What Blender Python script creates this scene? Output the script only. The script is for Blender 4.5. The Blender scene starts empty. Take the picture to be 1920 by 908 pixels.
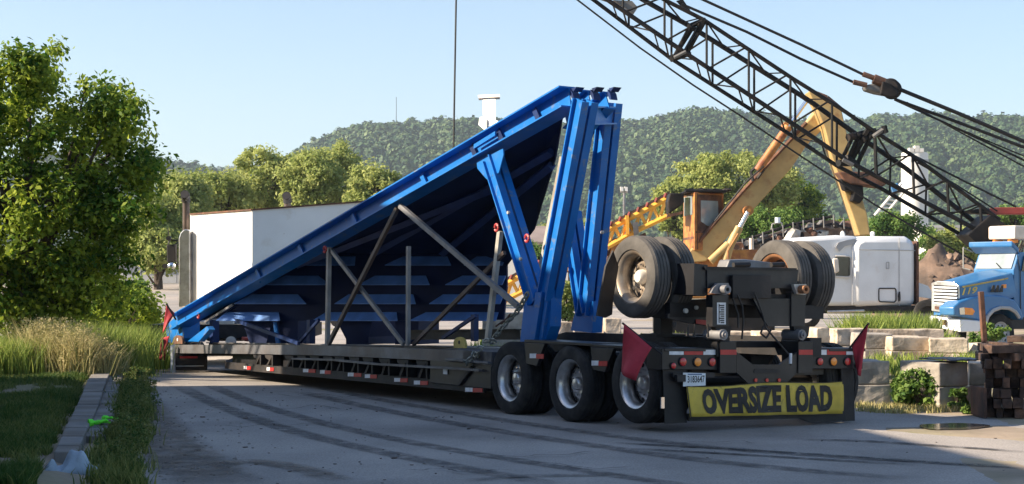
import bpy, math, random
import numpy as np
from mathutils import Vector, Matrix, noise
random.seed(7); rng = np.random.default_rng(7)
sc = bpy.context.scene
COL = sc.collection
# ------------------------------------------------------------ camera
F = 3200.0; HOR = 527.0; CH = 1.7
cd = bpy.data.cameras.new('camera'); cam = bpy.data.objects.new('camera', cd); COL.objects.link(cam)
cam.location = (0, 0, CH); cam.rotation_euler = (math.pi/2, 0, 0)
cd.sensor_width = 36; cd.lens = F/1920*36; cd.shift_y = (HOR-454)/1920
cd.clip_start = 0.5; cd.clip_end = 9000
sc.camera = cam
# ------------------------------------------------------------ light
SUN = Vector((-.987*.86, -.16*.86, .50)).normalized()
w = bpy.data.worlds.new('World'); sc.world = w; w.use_nodes = True
nt = w.node_tree; bg = nt.nodes['Background']
sky = nt.nodes.new('ShaderNodeTexSky'); sky.sky_type = 'NISHITA'; sky.sun_disc = False
sky.sun_elevation = math.asin(SUN.z); sky.sun_rotation = math.atan2(SUN.x, SUN.y) % (2*math.pi)
sky.altitude = 200; sky.air_density = 1.0; sky.dust_density = 0.6; sky.ozone_density = 2.4
nt.links.new(sky.outputs[0], bg.inputs[0]); bg.inputs[1].default_value = 0.084
ld = bpy.data.lights.new('sun', 'SUN'); ld.energy = 5.0; ld.angle = math.radians(.5); ld.color = (1, .84, .64)
lo = bpy.data.objects.new('sun', ld); COL.objects.link(lo); lo.rotation_euler = SUN.to_track_quat('Z', 'Y').to_euler()
lo.location = (-20, 5, 20)
sc.view_settings.view_transform = 'Standard'; sc.view_settings.look = 'None'
sc.view_settings.exposure = 1.3; sc.view_settings.gamma = 1
try:
    sc.cycles.volume_step_rate = 5; sc.cycles.max_bounces = 6; sc.cycles.transparent_max_bounces = 12
    sc.cycles.volume_bounces = 0
except Exception: pass
# ------------------------------------------------------------ pixels to places
def P(px, py, d): return Vector(((px-960)*d/F, d, CH+(HOR-py)*d/F))
def G(px, py, z=0.0):
    d = (CH-z)*F/(py-HOR); return Vector(((px-960)*d/F, d, z))
ax = Vector((-.524, .852, 0)).normalized(); rx = Vector((.852, .524, -.022)).normalized(); kx = rx.cross(ax)
O = Vector((-.06, 21.7, 0))
T = Matrix(((rx.x, ax.x, kx.x, O.x), (rx.y, ax.y, kx.y, O.y), (rx.z, ax.z, kx.z, O.z), (0, 0, 0, 1)))
def _solve(px, py, fixed, val):          # local (v,u,z) of the pixel on the plane fixed=val
    a, b = (px-960)/F, (HOR-py)/F
    c = [rx, ax, kx]; free = [i for i in range(3) if i != fixed]
    o = O - Vector((0, 0, CH)) + c[fixed]*val
    A = np.array([[c[i].x-a*c[i].y for i in free], [c[i].z-b*c[i].y for i in free]])
    B = -np.array([o.x-a*o.y, o.z-b*o.y])
    s = np.linalg.solve(A, B); r = [0, 0, 0]; r[fixed] = val; r[free[0]] = s[0]; r[free[1]] = s[1]
    return Vector(r)
def SV(px, py, v): return _solve(px, py, 0, v)
def SU(px, py, u): return _solve(px, py, 1, u)
def SW(px, py, v): return T @ SV(px, py, v)
# ------------------------------------------------------------ materials
MATS = {}
def mat(name, col, rough=.6, metal=0, var=.15, scale=3, bump=.0, bscale=20, col2=None, patch=.5, pscale=1.5, coat=0, soft=.12, spec=.5, trans=0, emis=None, detail=6, scuff=None, sthr=.66, sscale=9):
    m = bpy.data.materials.new(name); m.use_nodes = True; n = m.node_tree.nodes; L = m.node_tree.links
    b = n['Principled BSDF']; out = n['Material Output']
    b.inputs['Roughness'].default_value = rough; b.inputs['Metallic'].default_value = metal
    b.inputs['Specular IOR Level'].default_value = spec
    if coat: b.inputs['Coat Weight'].default_value = coat; b.inputs['Coat Roughness'].default_value = .15
    tc = n.new('ShaderNodeTexCoord'); oi = n.new('ShaderNodeObjectInfo')
    add = n.new('ShaderNodeVectorMath'); add.operation = 'ADD'
    mul = n.new('ShaderNodeVectorMath'); mul.operation = 'SCALE'; mul.inputs['Scale'].default_value = 37
    L.new(oi.outputs['Random'], mul.inputs[0]); L.new(tc.outputs['Object'], add.inputs[0]); L.new(mul.outputs[0], add.inputs[1])
    V = add.outputs[0]
    nz = n.new('ShaderNodeTexNoise'); nz.inputs['Scale'].default_value = scale; nz.inputs['Detail'].default_value = detail; L.new(V, nz.inputs['Vector'])
    mr = n.new('ShaderNodeMapRange'); mr.inputs[1].default_value = .25; mr.inputs[2].default_value = .75
    mr.inputs[3].default_value = 1-var*1.6; mr.inputs[4].default_value = 1+var*1.4; L.new(nz.outputs[0], mr.inputs[0])
    base = n.new('ShaderNodeRGB'); base.outputs[0].default_value = (*col, 1); cs = base.outputs[0]
    if col2 is not None:
        n2 = n.new('ShaderNodeTexNoise'); n2.inputs['Scale'].default_value = pscale; n2.inputs['Detail'].default_value = 8; n2.inputs['Roughness'].default_value = .65
        L.new(V, n2.inputs['Vector'])
        m2 = n.new('ShaderNodeMapRange'); m2.inputs[1].default_value = patch-soft; m2.inputs[2].default_value = patch+soft; L.new(n2.outputs[0], m2.inputs[0])
        mx = n.new('ShaderNodeMix'); mx.data_type = 'RGBA'; L.new(m2.outputs[0], mx.inputs[0]); L.new(cs, mx.inputs[6]); mx.inputs[7].default_value = (*col2, 1); cs = mx.outputs[2]
    sm = n.new('ShaderNodeVectorMath'); sm.operation = 'SCALE'; L.new(cs, sm.inputs[0]); L.new(mr.outputs[0], sm.inputs['Scale'])
    if scuff:
        n3 = n.new('ShaderNodeTexNoise'); n3.inputs['Scale'].default_value = sscale; n3.inputs['Detail'].default_value = 9; n3.inputs['Roughness'].default_value = .7; n3.inputs['Distortion'].default_value = .6
        L.new(V, n3.inputs['Vector']); m3 = n.new('ShaderNodeMapRange'); m3.inputs[1].default_value = sthr-.03; m3.inputs[2].default_value = sthr+.04; m3.inputs[4].default_value = .85; L.new(n3.outputs[0], m3.inputs[0])
        x3 = n.new('ShaderNodeMix'); x3.data_type = 'RGBA'; L.new(m3.outputs[0], x3.inputs[0]); L.new(sm.outputs[0], x3.inputs[6]); x3.inputs[7].default_value = (*scuff, 1); L.new(x3.outputs[2], b.inputs['Base Color'])
    else: L.new(sm.outputs[0], b.inputs['Base Color'])
    if bump:
        nb = n.new('ShaderNodeTexNoise'); nb.inputs['Scale'].default_value = bscale; nb.inputs['Detail'].default_value = 5; L.new(V, nb.inputs['Vector'])
        bp = n.new('ShaderNodeBump'); bp.inputs['Strength'].default_value = bump; bp.inputs['Distance'].default_value = .02
        L.new(nb.outputs[0], bp.inputs['Height']); L.new(bp.outputs[0], b.inputs['Normal'])
    if emis: b.inputs['Emission Color'].default_value = (*emis[:3], 1); b.inputs['Emission Strength'].default_value = emis[3]
    m['out'] = 1; MATS[name] = m
    return m
def leafmat(name, col, col2, tr=.35):
    """two-sided leaves: each leaf has its own tint between two greens"""
    m = bpy.data.materials.new(name); m.use_nodes = True; n = m.node_tree.nodes; L = m.node_tree.links
    n.remove(n['Principled BSDF']); out = n['Material Output']
    at = n.new('ShaderNodeAttribute'); at.attribute_name = 'tint'
    mx = n.new('ShaderNodeMix'); mx.data_type = 'RGBA'; L.new(at.outputs['Fac'], mx.inputs[0])
    mx.inputs[6].default_value = (*col, 1); mx.inputs[7].default_value = (*col2, 1)
    d = n.new('ShaderNodeBsdfPrincipled'); d.inputs['Roughness'].default_value = .6; d.inputs['Specular IOR Level'].default_value = .25; t = n.new('ShaderNodeBsdfTranslucent'); ms = n.new('ShaderNodeMixShader'); ms.inputs[0].default_value = tr
    L.new(mx.outputs[2], d.inputs['Base Color']); L.new(mx.outputs[2], t.inputs[0])
    L.new(d.outputs[0], ms.inputs[1]); L.new(t.outputs[0], ms.inputs[2]); L.new(ms.outputs[0], out.inputs[0])
    MATS[name] = m; return m
M = MATS
mat('blue_paint', (.003, .145, .48), .45, 0, .12, 2.5, .05, 30, col2=(.03, .14, .38), patch=.6, pscale=2.5, spec=.3, scuff=(.14, .19, .27), sthr=.61, sscale=5)
mat('blue_paint_shaded', (.008, .028, .115), .5, 0, .25, 1.6, .06, 25, col2=(.008, .018, .06), patch=.55, pscale=2, spec=.3)  # the load's blue again, darkened to paint in its shade
mat('blue_rib_skylit', (.13, .28, .66), .5, 0, .2, 3)  # same blue lightened: sky light on the sloping ribs put into the colour
mat('blue_stiffener_shaded', (.02, .055, .19), .5, 0, .2, 3)  # blue of the sheet stiffeners with the shade mixed into the colour
mat('blue_interior_shaded', (.006, .016, .062), .6, 0, .25, 1.6, .06, 25, spec=.2)  # blue inside the hopper, deep shade painted in as near black
mat('grey_steel', (.19, .19, .20), .5, .2, .25, 4, .1, 30, col2=(.16, .10, .07), patch=.66, pscale=3)
mat('brown_steel', (.13, .085, .06), .6, .2, .3, 4, .1, 30, col2=(.07, .07, .08), patch=.55, pscale=2)
mat('pale_steel', (.42, .40, .36), .5, .3, .2, 4, col2=(.25, .18, .12), patch=.62)
mat('black_frame', (.012, .011, .012), .6, .1, .4, 3, .12, 25, col2=(.036, .028, .025), patch=.58, pscale=2.5)
mat('black_gloss', (.014, .014, .017), .42, .1, .3, 3, .05, 25, col2=(.034, .029, .028), patch=.6)
mat('deck_metal', (.14, .145, .16), .5, .3, .3, 2, .1, 18, col2=(.10, .085, .08), patch=.55, pscale=1.5)
mat('rubber', (.016, .015, .015), .85, 0, .3, 6, .15, 40, col2=(.042, .038, .033), patch=.58, pscale=3)
mat('rubber_dusty', (.10, .093, .085), .85, 0, .25, 5, .15, 40, col2=(.06, .055, .05), patch=.55, pscale=2)
mat('stack_pipe', (.11, .08, .065), .4, .5, .3, 5)
mat('alloy', (.62, .61, .60), .3, .85, .15, 3, .04, 20, col2=(.35, .31, .27), patch=.6, pscale=4)
mat('alloy_dirty', (.42, .37, .31), .45, .6, .2, 3, .04, 20, col2=(.33, .25, .18), patch=.55, pscale=4)
mat('rust_rim', (.32, .15, .07), .8, 0, .3, 8, .1, 40)
mat('chrome', (.75, .75, .76), .12, 1, .05, 2)
mat('hub_white', (.7, .68, .62), .4, 0, .1, 6)
mat('red_tape', (.50, .025, .025), .4, 0, .12, 12)
mat('white_tape', (.72, .74, .76), .4, 0, .12, 12)
mat('red_lens', (.55, .02, .02), .2, 0, .1, 10, coat=.5)
mat('amber_lens', (.9, .28, .02), .25, 0, .1, 10, coat=.5)
mat('banner_yellow', (.62, .45, .06), .6, 0, .2, 4, .2, 6, scuff=(.22, .17, .06), sthr=.62, sscale=4, col2=(.48, .36, .08), patch=.62, pscale=3)
mat('ink', (.018, .016, .016), .6, 0, .2, 6)
mat('plate_white', (.70, .76, .80), .4, 0, .08, 8)
mat('plate_blue', (.03, .12, .30), .5)
mat('red_cloth', (.40, .028, .045), .75, 0, .2, 4, .3, 12, trans=.2)
mat('chain_metal', (.30, .31, .27), .45, .7, .3, 12)
mat('lug_yellow', (.45, .34, .08), .55, 0, .25, 8)
mat('hook_red', (.45, .05, .05), .5, 0, .2, 8)
mat('white_steel', (.80, .80, .79), .45, 0, .05, 1.2, .02, 10, col2=(.62, .55, .46), patch=.67, pscale=1.3, scuff=(.45, .38, .32), sthr=.69, sscale=5)
mat('white_paint', (.78, .79, .80), .35, 0, .07, 1.2, coat=.2, scuff=(.5, .46, .42), sthr=.68, sscale=3, col2=(.66, .62, .58), patch=.7, pscale=1.5)
mat('cream', (.75, .66, .56), .6, 0, .12, 3)
mat('truck_blue', (.03, .16, .38), .38, 0, .1, 1.5, coat=.15, scuff=(.2, .2, .2), sthr=.66, sscale=6, col2=(.07, .19, .34), patch=.6)
mat('glass_dark', (.02, .025, .03), .06, 0, .1, 2, spec=.8)
mat('glass_pale', (.30, .35, .37), .12, 0, .2, 2, spec=.8)
mat('yellow_paint', (.46, .32, .13), .5, 0, .14, 2, .08, 20, col2=(.30, .13, .05), patch=.66, pscale=2.2)
mat('orange_paint', (.48, .22, .055), .55, 0, .2, 3, .1, 20, col2=(.25, .08, .035), patch=.52, pscale=2.5)
mat('conveyor_yellow', (.85, .42, .05), .5, 0, .15, 2)
mat('belt_red', (.20, .03, .025), .7, 0, .3, 4)
mat('rust', (.17, .075, .04), .85, 0, .35, 4, .3, 20, col2=(.08, .045, .035), patch=.5, pscale=3)
mat('scrap', (.06, .045, .042), .85, 0, .4, 3, .3, 10, col2=(.14, .10, .08), patch=.55, pscale=2)
mat('crane_black', (.008, .008, .009), .6, 0, .3, 3, col2=(.03, .022, .018), patch=.62, spec=.25)
mat('crane_grey', (.16, .155, .15), .6, .2, .3, 3)
mat('wire', (.008, .008, .01), .6, .1, .1, 3)
mat('red_boom', (.32, .05, .04), .55, 0, .3, 3, col2=(.12, .04, .03), patch=.6)
mat('concrete', (.55, .46, .36), .9, 0, .28, 5, .7, 14, col2=(.30, .24, .18), patch=.56, soft=.05, pscale=1.6)
mat('concrete_grey', (.40, .36, .31), .9, 0, .22, 3, .5, 14, col2=(.22, .20, .18), patch=.52, pscale=1.6)
mat('kerb_concrete', (.27, .26, .25), .9, 0, .25, 4, .5, 18, col2=(.16, .14, .12), patch=.5, pscale=2)
mat('timber', (.055, .034, .026), .85, 0, .6, 7, .6, 25, col2=(.19, .10, .06), patch=.58, pscale=3)
mat('silo_white', (.72, .70, .66), .6, 0, .06, .4)
mat('wall_grey', (.42, .42, .42), .8, 0, .15, .6)
mat('roof_brown', (.24, .19, .17), .8, 0, .15, .5)
mat('wall_white', (.68, .66, .63), .8, 0, .1, .5)
mat('bark', (.075, .055, .04), .9, 0, .3, 5, .5, 20)
mat('rag', (.34, .42, .50), .7, 0, .2, 6, .3, 20)
mat('neon', (.16, .95, .04), .6, 0, .15, 8)
mat('stone', (.26, .24, .22), .9, 0, .3, 6, .3, 20)
mat('metal_shed', (.20, .18, .17), .7, .1, .1, .8)
mat('dirt_mound', (.21, .14, .10), .95, 0, .35, 1.4, .8, 5, col2=(.10, .075, .06), patch=.5, pscale=.8)
mat('water', (.10, .085, .07), .12, 0, .1, 2, spec=.8)
mat('orange_cone', (.85, .16, .03), .5)
leafmat('leaf_oak', (.05, .13, .015), (.44, .52, .06), .5)
leafmat('leaf_far', (.24, .30, .08), (.52, .55, .19), .48)
leafmat('leaf_bush', (.07, .15, .03), (.22, .32, .07), .35)
leafmat('grass_blade', (.04, .10, .018), (.30, .30, .09), .35)
leafmat('weed_blade', (.10, .18, .035), (.38, .44, .10), .4)
leafmat('straw_blade', (.24, .26, .08), (.66, .56, .30), .35)
leafmat('hill_leaf', (.018, .055, .02), (.11, .16, .055), .0)
# ------------------------------------------------------------ mesh builder
class MB:
    def __init__(s, X=None): s.v = []; s.f = []; s.X = X
    def add(s, vs, fs):
        o = len(s.v); s.v += [Vector(q) for q in vs]; s.f += [tuple(i+o for i in f) for f in fs]; return s
    def hexa(s, a, b):       # two quads (lists of 4)
        return s.add(list(a)+list(b), [(3, 2, 1, 0), (4, 5, 6, 7), (0, 1, 5, 4), (1, 2, 6, 5), (2, 3, 7, 6), (3, 0, 4, 7)])
    def box(s, lo, hi):
        x0, y0, z0 = lo; x1, y1, z1 = hi
        return s.hexa([(x0, y0, z0), (x1, y0, z0), (x1, y1, z0), (x0, y1, z0)], [(x0, y0, z1), (x1, y0, z1), (x1, y1, z1), (x0, y1, z1)])
    def prism(s, poly, off):  # polygon of 3D points extruded by a vector
        n = len(poly); off = Vector(off); a = [Vector(p) for p in poly]; b = [p+off for p in a]
        return s.add(a+b, [tuple(range(n))[::-1], tuple(range(n, 2*n))]+[(i, (i+1) % n, n+(i+1) % n, n+i) for i in range(n)])
    def _fr(s, a, b, up):
        a = Vector(a); b = Vector(b); d = (b-a).normalized(); up = Vector(up)
        if abs(d.dot(up.normalized())) > .98: up = Vector((1, 0, 0)) if abs(d.x) < .9 else Vector((0, 1, 0))
        x = d.cross(up).normalized(); y = x.cross(d).normalized(); return a, b, d, x, y
    def bar(s, a, b, w, h, up=(0, 0, 1), w2=None, h2=None):
        a, b, d, x, y = s._fr(a, b, up); w2 = w2 or w; h2 = h2 or h
        q = lambda p, w, h: [p-x*w/2-y*h/2, p+x*w/2-y*h/2, p+x*w/2+y*h/2, p-x*w/2+y*h/2]
        return s.hexa(q(a, w, h), q(b, w2, h2))
    def ibeam(s, a, b, dep, wid, up=(0, 0, 1), tf=.02, tw=.014):   # depth along 'up', flanges across
        a, b, d, x, y = s._fr(a, b, up)
        for k in (-1, 1): s.bar(a+y*k*(dep/2-tf/2), b+y*k*(dep/2-tf/2), wid, tf, y)
        return s.bar(a, b, tw, dep-2*tf, y)
    def tube(s, a, b, r, n=8, r2=None, cap=True):
        a, b, d, x, y = s._fr(a, b, (0, 0, 1)); r2 = r if r2 is None else r2
        vs = []
        for p, q in ((a, r), (b, r2)):
            vs += [p+(x*math.cos(t)+y*math.sin(t))*q for t in [2*math.pi*i/n for i in range(n)]]
        fs = [(i, (i+1) % n, n+(i+1) % n, n+i) for i in range(n)]
        if cap: fs += [tuple(range(n))[::-1], tuple(range(n, 2*n))]
        return s.add(vs, fs)
    def path(s, pts, r, n=6, rs=None):
        pts = [Vector(p) for p in pts]
        for i in range(len(pts)-1): s.tube(pts[i], pts[i+1], rs[i] if rs else r, n, rs[i+1] if rs else r)
        return s
    def lathe(s, prof, c, axis, n=32, close=False, cap=True):   # prof: (radius, along)
        c = Vector(c); d = Vector(axis).normalized(); _, _, _, x, y = s._fr(c, c+d, (0, 0, 1))
        vs = []; m = len(prof)
        for r, h in prof:
            vs += [c+d*h+(x*math.cos(t)+y*math.sin(t))*r for t in [2*math.pi*i/n for i in range(n)]]
        fs = []
        for k in range(m if close else m-1):
            k2 = (k+1) % m
            fs += [(k*n+i, k*n+(i+1) % n, k2*n+(i+1) % n, k2*n+i) for i in range(n)]
        if not close and cap:
            if prof[0][0] > 1e-4: fs.append(tuple(range(n))[::-1])
            if prof[-1][0] > 1e-4: fs.append(tuple(range((m-1)*n, m*n)))
        return s.add(vs, fs)
    def disc(s, c, nrm, r, t=.01, n=14): c = Vector(c); nn = Vector(nrm).normalized(); return s.tube(c, c+nn*t, r, n)
    def blob(s, c, r, sx=1, sy=1, sz=1, jit=.25, seed=0, sub=1):
        import bmesh
        bm = bmesh.new(); bmesh.ops.create_icosphere(bm, subdivisions=sub+1, radius=1)
        vs = []
        for v in bm.verts:
            k = 1+jit*noise.noise(v.co*1.7+Vector((seed*3.1, seed*1.7, seed)))*1.6
            vs.append(Vector(c)+Vector((v.co.x*sx, v.co.y*sy, v.co.z*sz))*r*k)
        fs = [tuple(x.index for x in f.verts) for f in bm.faces]; bm.free()
        return s.add(vs, fs)
    def build(s, name, m, parent=None, smooth=False, bevel=0, angle=35, world=None):
        """the points are world points (after s.X); parent may be any object made here"""
        pts = [s.X @ v for v in s.v] if s.X is not None else s.v
        pw = WM[parent.name] if parent else Matrix.Identity(4)
        a = np.array([p[:] for p in pts]); lo_, hi_ = a.min(0), a.max(0)
        c = Vector(((lo_[0]+hi_[0])/2, (lo_[1]+hi_[1])/2, lo_[2] if parent is None else (lo_[2]+hi_[2])/2))
        rot = s.X.to_3x3().normalized().to_4x4() if s.X is not None else Matrix.Identity(4)
        W = Matrix.Translation(c) @ rot; Wi = W.inverted()
        me = bpy.data.meshes.new(name); me.from_pydata([(Wi @ p)[:] for p in pts], [], s.f); me.update()
        import bmesh
        bm = bmesh.new(); bm.from_mesh(me); bmesh.ops.recalc_face_normals(bm, faces=bm.faces); bm.to_mesh(me); bm.free()
        o = bpy.data.objects.new(name, me); me.materials.append(M[m]); COL.objects.link(o)
        if smooth:
            me.polygons.foreach_set('use_smooth', [True]*len(me.polygons))
            try: me.set_sharp_from_angle(angle=math.radians(angle))
            except Exception: pass
        if bevel:
            bv = o.modifiers.new('bevel', 'BEVEL'); bv.width = bevel; bv.segments = 2; bv.limit_method = 'ANGLE'
        if parent: o.parent = parent
        o.matrix_basis = pw.inverted() @ W; WM[o.name] = W
        return o
WM = {}
def tag(o, label=None, cat=None, group=None, kind=None):
    if label: o['label'] = label
    if cat: o['category'] = cat
    if group: o['group'] = group
    if kind: o['kind'] = kind
    return o
def empty(name, W, parent=None):
    if not isinstance(W, Matrix): W = Matrix.Translation(Vector(W))
    o = bpy.data.objects.new(name, None); COL.objects.link(o); o.empty_display_size = .2
    if parent: o.parent = parent; o.matrix_basis = WM[parent.name].inverted() @ W
    else: o.matrix_basis = W
    WM[o.name] = W; return o
def thing(name, loc, label, cat, group=None): return tag(empty(name, loc), label, cat, group)
def copy_tree(o, W=None, parent=None):
    c = o.copy(); COL.objects.link(c)
    if W is None: W = WM[parent.name] @ (WM[o.parent.name].inverted() @ WM[o.name])
    c.parent = parent
    c.matrix_basis = (WM[parent.name].inverted() @ W) if parent else W
    WM[c.name] = W
    for ch in list(o.children): copy_tree(ch, None, c)
    return c
def bigmesh(name, v, f, m, tint=None, parent=None, kind=None):
    """fast mesh from arrays; f has one row per face"""
    me = bpy.data.meshes.new(name); n = len(v); k = f.shape[1]; pw = WM[parent.name] if parent else Matrix.Identity(4)
    c = np.array(pw.to_translation()); v = v-c
    me.vertices.add(n); me.vertices.foreach_set('co', v.astype(np.float32).ravel())
    me.loops.add(f.size); me.loops.foreach_set('vertex_index', f.astype(np.int32).ravel())
    me.polygons.add(len(f)); me.polygons.foreach_set('loop_start', np.arange(0, f.size, k, dtype=np.int32))
    try: me.polygons.foreach_set('loop_total', np.full(len(f), k, dtype=np.int32))
    except Exception: pass
    if tint is not None:
        at = me.attributes.new('tint', 'FLOAT', 'FACE'); at.data.foreach_set('value', tint.astype(np.float32))
    me.materials.append(M[m]); me.update(calc_edges=True); me.validate()
    o = bpy.data.objects.new(name, me); COL.objects.link(o)
    if parent: o.parent = parent; o.matrix_basis = Matrix.Identity(4)
    WM[o.name] = pw.copy()
    if kind: o['kind'] = kind
    return o
def textmesh(s, size, bold=.0, sx=1.0):
    """flat vertices and faces of a line of lettering, lower left at 0,0"""
    cu = bpy.data.curves.new('t', 'FONT'); cu.body = s; cu.size = size; cu.offset = bold; cu.resolution_u = 3
    o = bpy.data.objects.new('t', cu); COL.objects.link(o); dg = bpy.context.evaluated_depsgraph_get()
    me = bpy.data.meshes.new_from_object(o.evaluated_get(dg)); v = [(p.co.x*sx, p.co.y) for p in me.vertices]; f = [tuple(q.vertices) for q in me.polygons]
    bpy.data.objects.remove(o); bpy.data.meshes.remove(me)
    x0 = min(p[0] for p in v); y0 = min(p[1] for p in v); return [(a-x0, b-y0) for a, b in v], f
def sstep(a, b, x):
    t = min(1, max(0, (x-a)/(b-a))); return t*t*(3-2*t)
# ============================================================ SETTING
def gz(x, y):
    z = 0.0
    # the yard behind the concrete blocks is a little higher
    lim = 3.2+.02*y
    z += .42*sstep(lim, lim+2.0, x)*sstep(23.3, 25.5, y)*(1-sstep(33, 40, y))
    # grass verge on the left
    ex = verge_x(y)
    z += .10*(1-sstep(ex-.5, ex, x))
    return z
VG = [(2.0, -1.2), (14.3, -3.55), (16.3, -4.0), (20, -5.1), (26, -6.55), (28.5, -6.75), (34, -7.6), (45, -9.4), (80, -17), (200, -60)]
def verge_x(y):
    for (a, b), (c, d) in zip(VG, VG[1:]):
        if y <= c: return b+(d-b)*(max(y, a)-a)/(c-a)
    return VG[-1][1]
xs = np.unique(np.concatenate([np.linspace(-16, 22, 130), np.linspace(-90, 90, 60), np.linspace(-900, 900, 40), np.linspace(-5000, 5000, 20)]))
ys = np.unique(np.concatenate([np.linspace(-4, 48, 150), np.linspace(48, 200, 50), np.linspace(-600, 1000, 50), np.linspace(-3000, 6000, 30)]))
gv = []
for y in ys:
    for x in xs:
        onroad = (verge_x(y)-.1 < x < 4.1+.075*max(0, y-19)) and y < 60
        nzv = 0 if onroad or abs(x) > 40 or y > 120 else .035*noise.noise(Vector((x*.6, y*.6, 0)))
        gv.append((x, y, gz(x, y)+nzv))
nx = len(xs); gi = np.arange(len(gv)).reshape(len(ys), nx)
gf = np.stack([gi[:-1, :-1], gi[:-1, 1:], gi[1:, 1:], gi[1:, :-1]], -1).reshape(-1, 4)
mat('ground', (.34, .27, .20), .95, 0, .25, .8, .5, 12, col2=(.15, .16, .06), patch=.55, pscale=.25)
ground = bigmesh('ground', np.array(gv), gf, 'ground', kind='structure')
ground.data.polygons.foreach_set('use_smooth', [True]*len(ground.data.polygons))
# road sheet: dusty asphalt yard
def roadmat():
    m = mat('road', (.34, .31, .285), .85, 0, .16, .9, .35, 30, col2=(.24, .22, .20), patch=.52, pscale=.35, soft=.2)
    n = m.node_tree.nodes; L = m.node_tree.links; b = n['Principled BSDF']
    src = b.inputs['Base Color'].links[0].from_socket
    tc = n.new('ShaderNodeTexCoord')
    # pale dust and small dark crumbs
    a = n.new('ShaderNodeTexNoise'); a.inputs['Scale'].default_value = .22; a.inputs['Detail'].default_value = 6; L.new(tc.outputs['Object'], a.inputs['Vector'])
    r = n.new('ShaderNodeMapRange'); r.inputs[1].default_value = .45; r.inputs[2].default_value = .7; L.new(a.outputs[0], r.inputs[0])
    mx = n.new('ShaderNodeMix'); mx.data_type = 'RGBA'; L.new(r.outputs[0], mx.inputs[0]); L.new(src, mx.inputs[6]); mx.inputs[7].default_value = (.43, .39, .35, 1)
    s = n.new('ShaderNodeTexNoise'); s.inputs['Scale'].default_value = 55; s.inputs['Detail'].default_value = 2; L.new(tc.outputs['Object'], s.inputs['Vector'])
    r2 = n.new('ShaderNodeMapRange'); r2.inputs[1].default_value = .35; r2.inputs[2].default_value = .65; r2.inputs[3].default_value = .78; r2.inputs[4].default_value = 1.2; L.new(s.outputs[0], r2.inputs[0])
    v = n.new('ShaderNodeVectorMath'); v.operation = 'SCALE'; L.new(mx.outputs[2], v.inputs[0]); L.new(r2.outputs[0], v.inputs['Scale']); L.new(v.outputs[0], b.inputs['Base Color'])
roadmat()
RY = [0, 6, 10, 14, 18, 22, 26, 30, 36, 45, 60]
rv = []; rf = []
for k, y in enumerate(RY):
    for j in range(25):
        x0 = verge_x(y)+.15; x1 = 4.6+.11*max(0, y-19) if y > 16 else 9-.2*y
        x1 = max(x1, 4.6)
        if y <= 22: x1 = 14
        rv.append((x0+(x1-x0)*j/24+.06*noise.noise(Vector((j, y, 3))), y, .004))
for k in range(len(RY)-1):
    for j in range(24): a = k*25+j; rf.append((a, a+1, a+26, a+25))
bigmesh('road', np.array(rv), np.array(rf), 'road', kind='structure')
# far cross street behind the lorries
MB().prism([(-60, 60.2, .012), (60, 60.2, .012), (60, 112, .012), (-60, 112, .012)], (0, 0, -.006)).build('street', 'road')['kind'] = 'structure'
# tyre tracks: thin dark sheets with worn edges
def trackmat(name, col, dens):
    m = mat(name, col, .8, 0, .2, 3); n = m.node_tree.nodes; L = m.node_tree.links; b = n['Principled BSDF']
    tc = n.new('ShaderNodeTexCoord'); a = n.new('ShaderNodeTexNoise'); a.inputs['Scale'].default_value = 4.5; a.inputs['Detail'].default_value = 9; a.inputs['Roughness'].default_value = .75
    L.new(tc.outputs['Object'], a.inputs['Vector']); r = n.new('ShaderNodeMapRange'); r.inputs[1].default_value = .34; r.inputs[2].default_value = .60; r.inputs[3].default_value = 0; r.inputs[4].default_value = dens
    at = n.new('ShaderNodeAttribute'); at.attribute_name = 'fade'
    ml = n.new('ShaderNodeMath'); ml.operation = 'MULTIPLY'; L.new(a.outputs[0], r.inputs[0]); L.new(r.outputs[0], ml.inputs[0]); L.new(at.outputs['Fac'], ml.inputs[1]); L.new(ml.outputs[0], b.inputs['Alpha'])
trackmat('track', (.13, .115, .105), .75); trackmat('wet_track', (.035, .033, .032), 1.0); trackmat('mud', (.15, .115, .085), .75)
def strip(pts, wd, m, z=.008, name='tyre_track'):
    P3 = [G(*p) for p in pts]; out = []
    for i in range(len(P3)-1):     # catmull
        a, b, c, d = P3[max(0, i-1)], P3[i], P3[i+1], P3[min(len(P3)-1, i+2)]
        for k in range(8):
            t = k/8; out.append(.5*((2*b)+(c-a)*t+(2*a-5*b+4*c-d)*t*t+(3*b-3*c+d-a)*t**3))
    out.append(P3[-1]); vs = []; fade = []
    N = len(out)
    for i, p in enumerate(out):
        t = (out[min(i+1, N-1)]-out[max(i-1, 0)]); nn = Vector((-t.y, t.x, 0)).normalized(); e = min(1, i/4, (N-1-i)/4)
        for q, fd in ((-.5, 0), (-.28, 1), (.28, 1), (.5, 0)): vs.append((p.x+nn.x*wd*q, p.y+nn.y*wd*q, z)); fade.append(fd*e)
    fs = [(4*i+j, 4*i+j+1, 4*i+j+5, 4*i+j+4) for i in range(N-1) for j in range(3)]
    o = bigmesh(name, np.array(vs), np.array(fs), m, kind='structure')
    at = o.data.attributes.new('fade', 'FLOAT', 'POINT'); at.data.foreach_set('value', fade)
zz = .008
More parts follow.
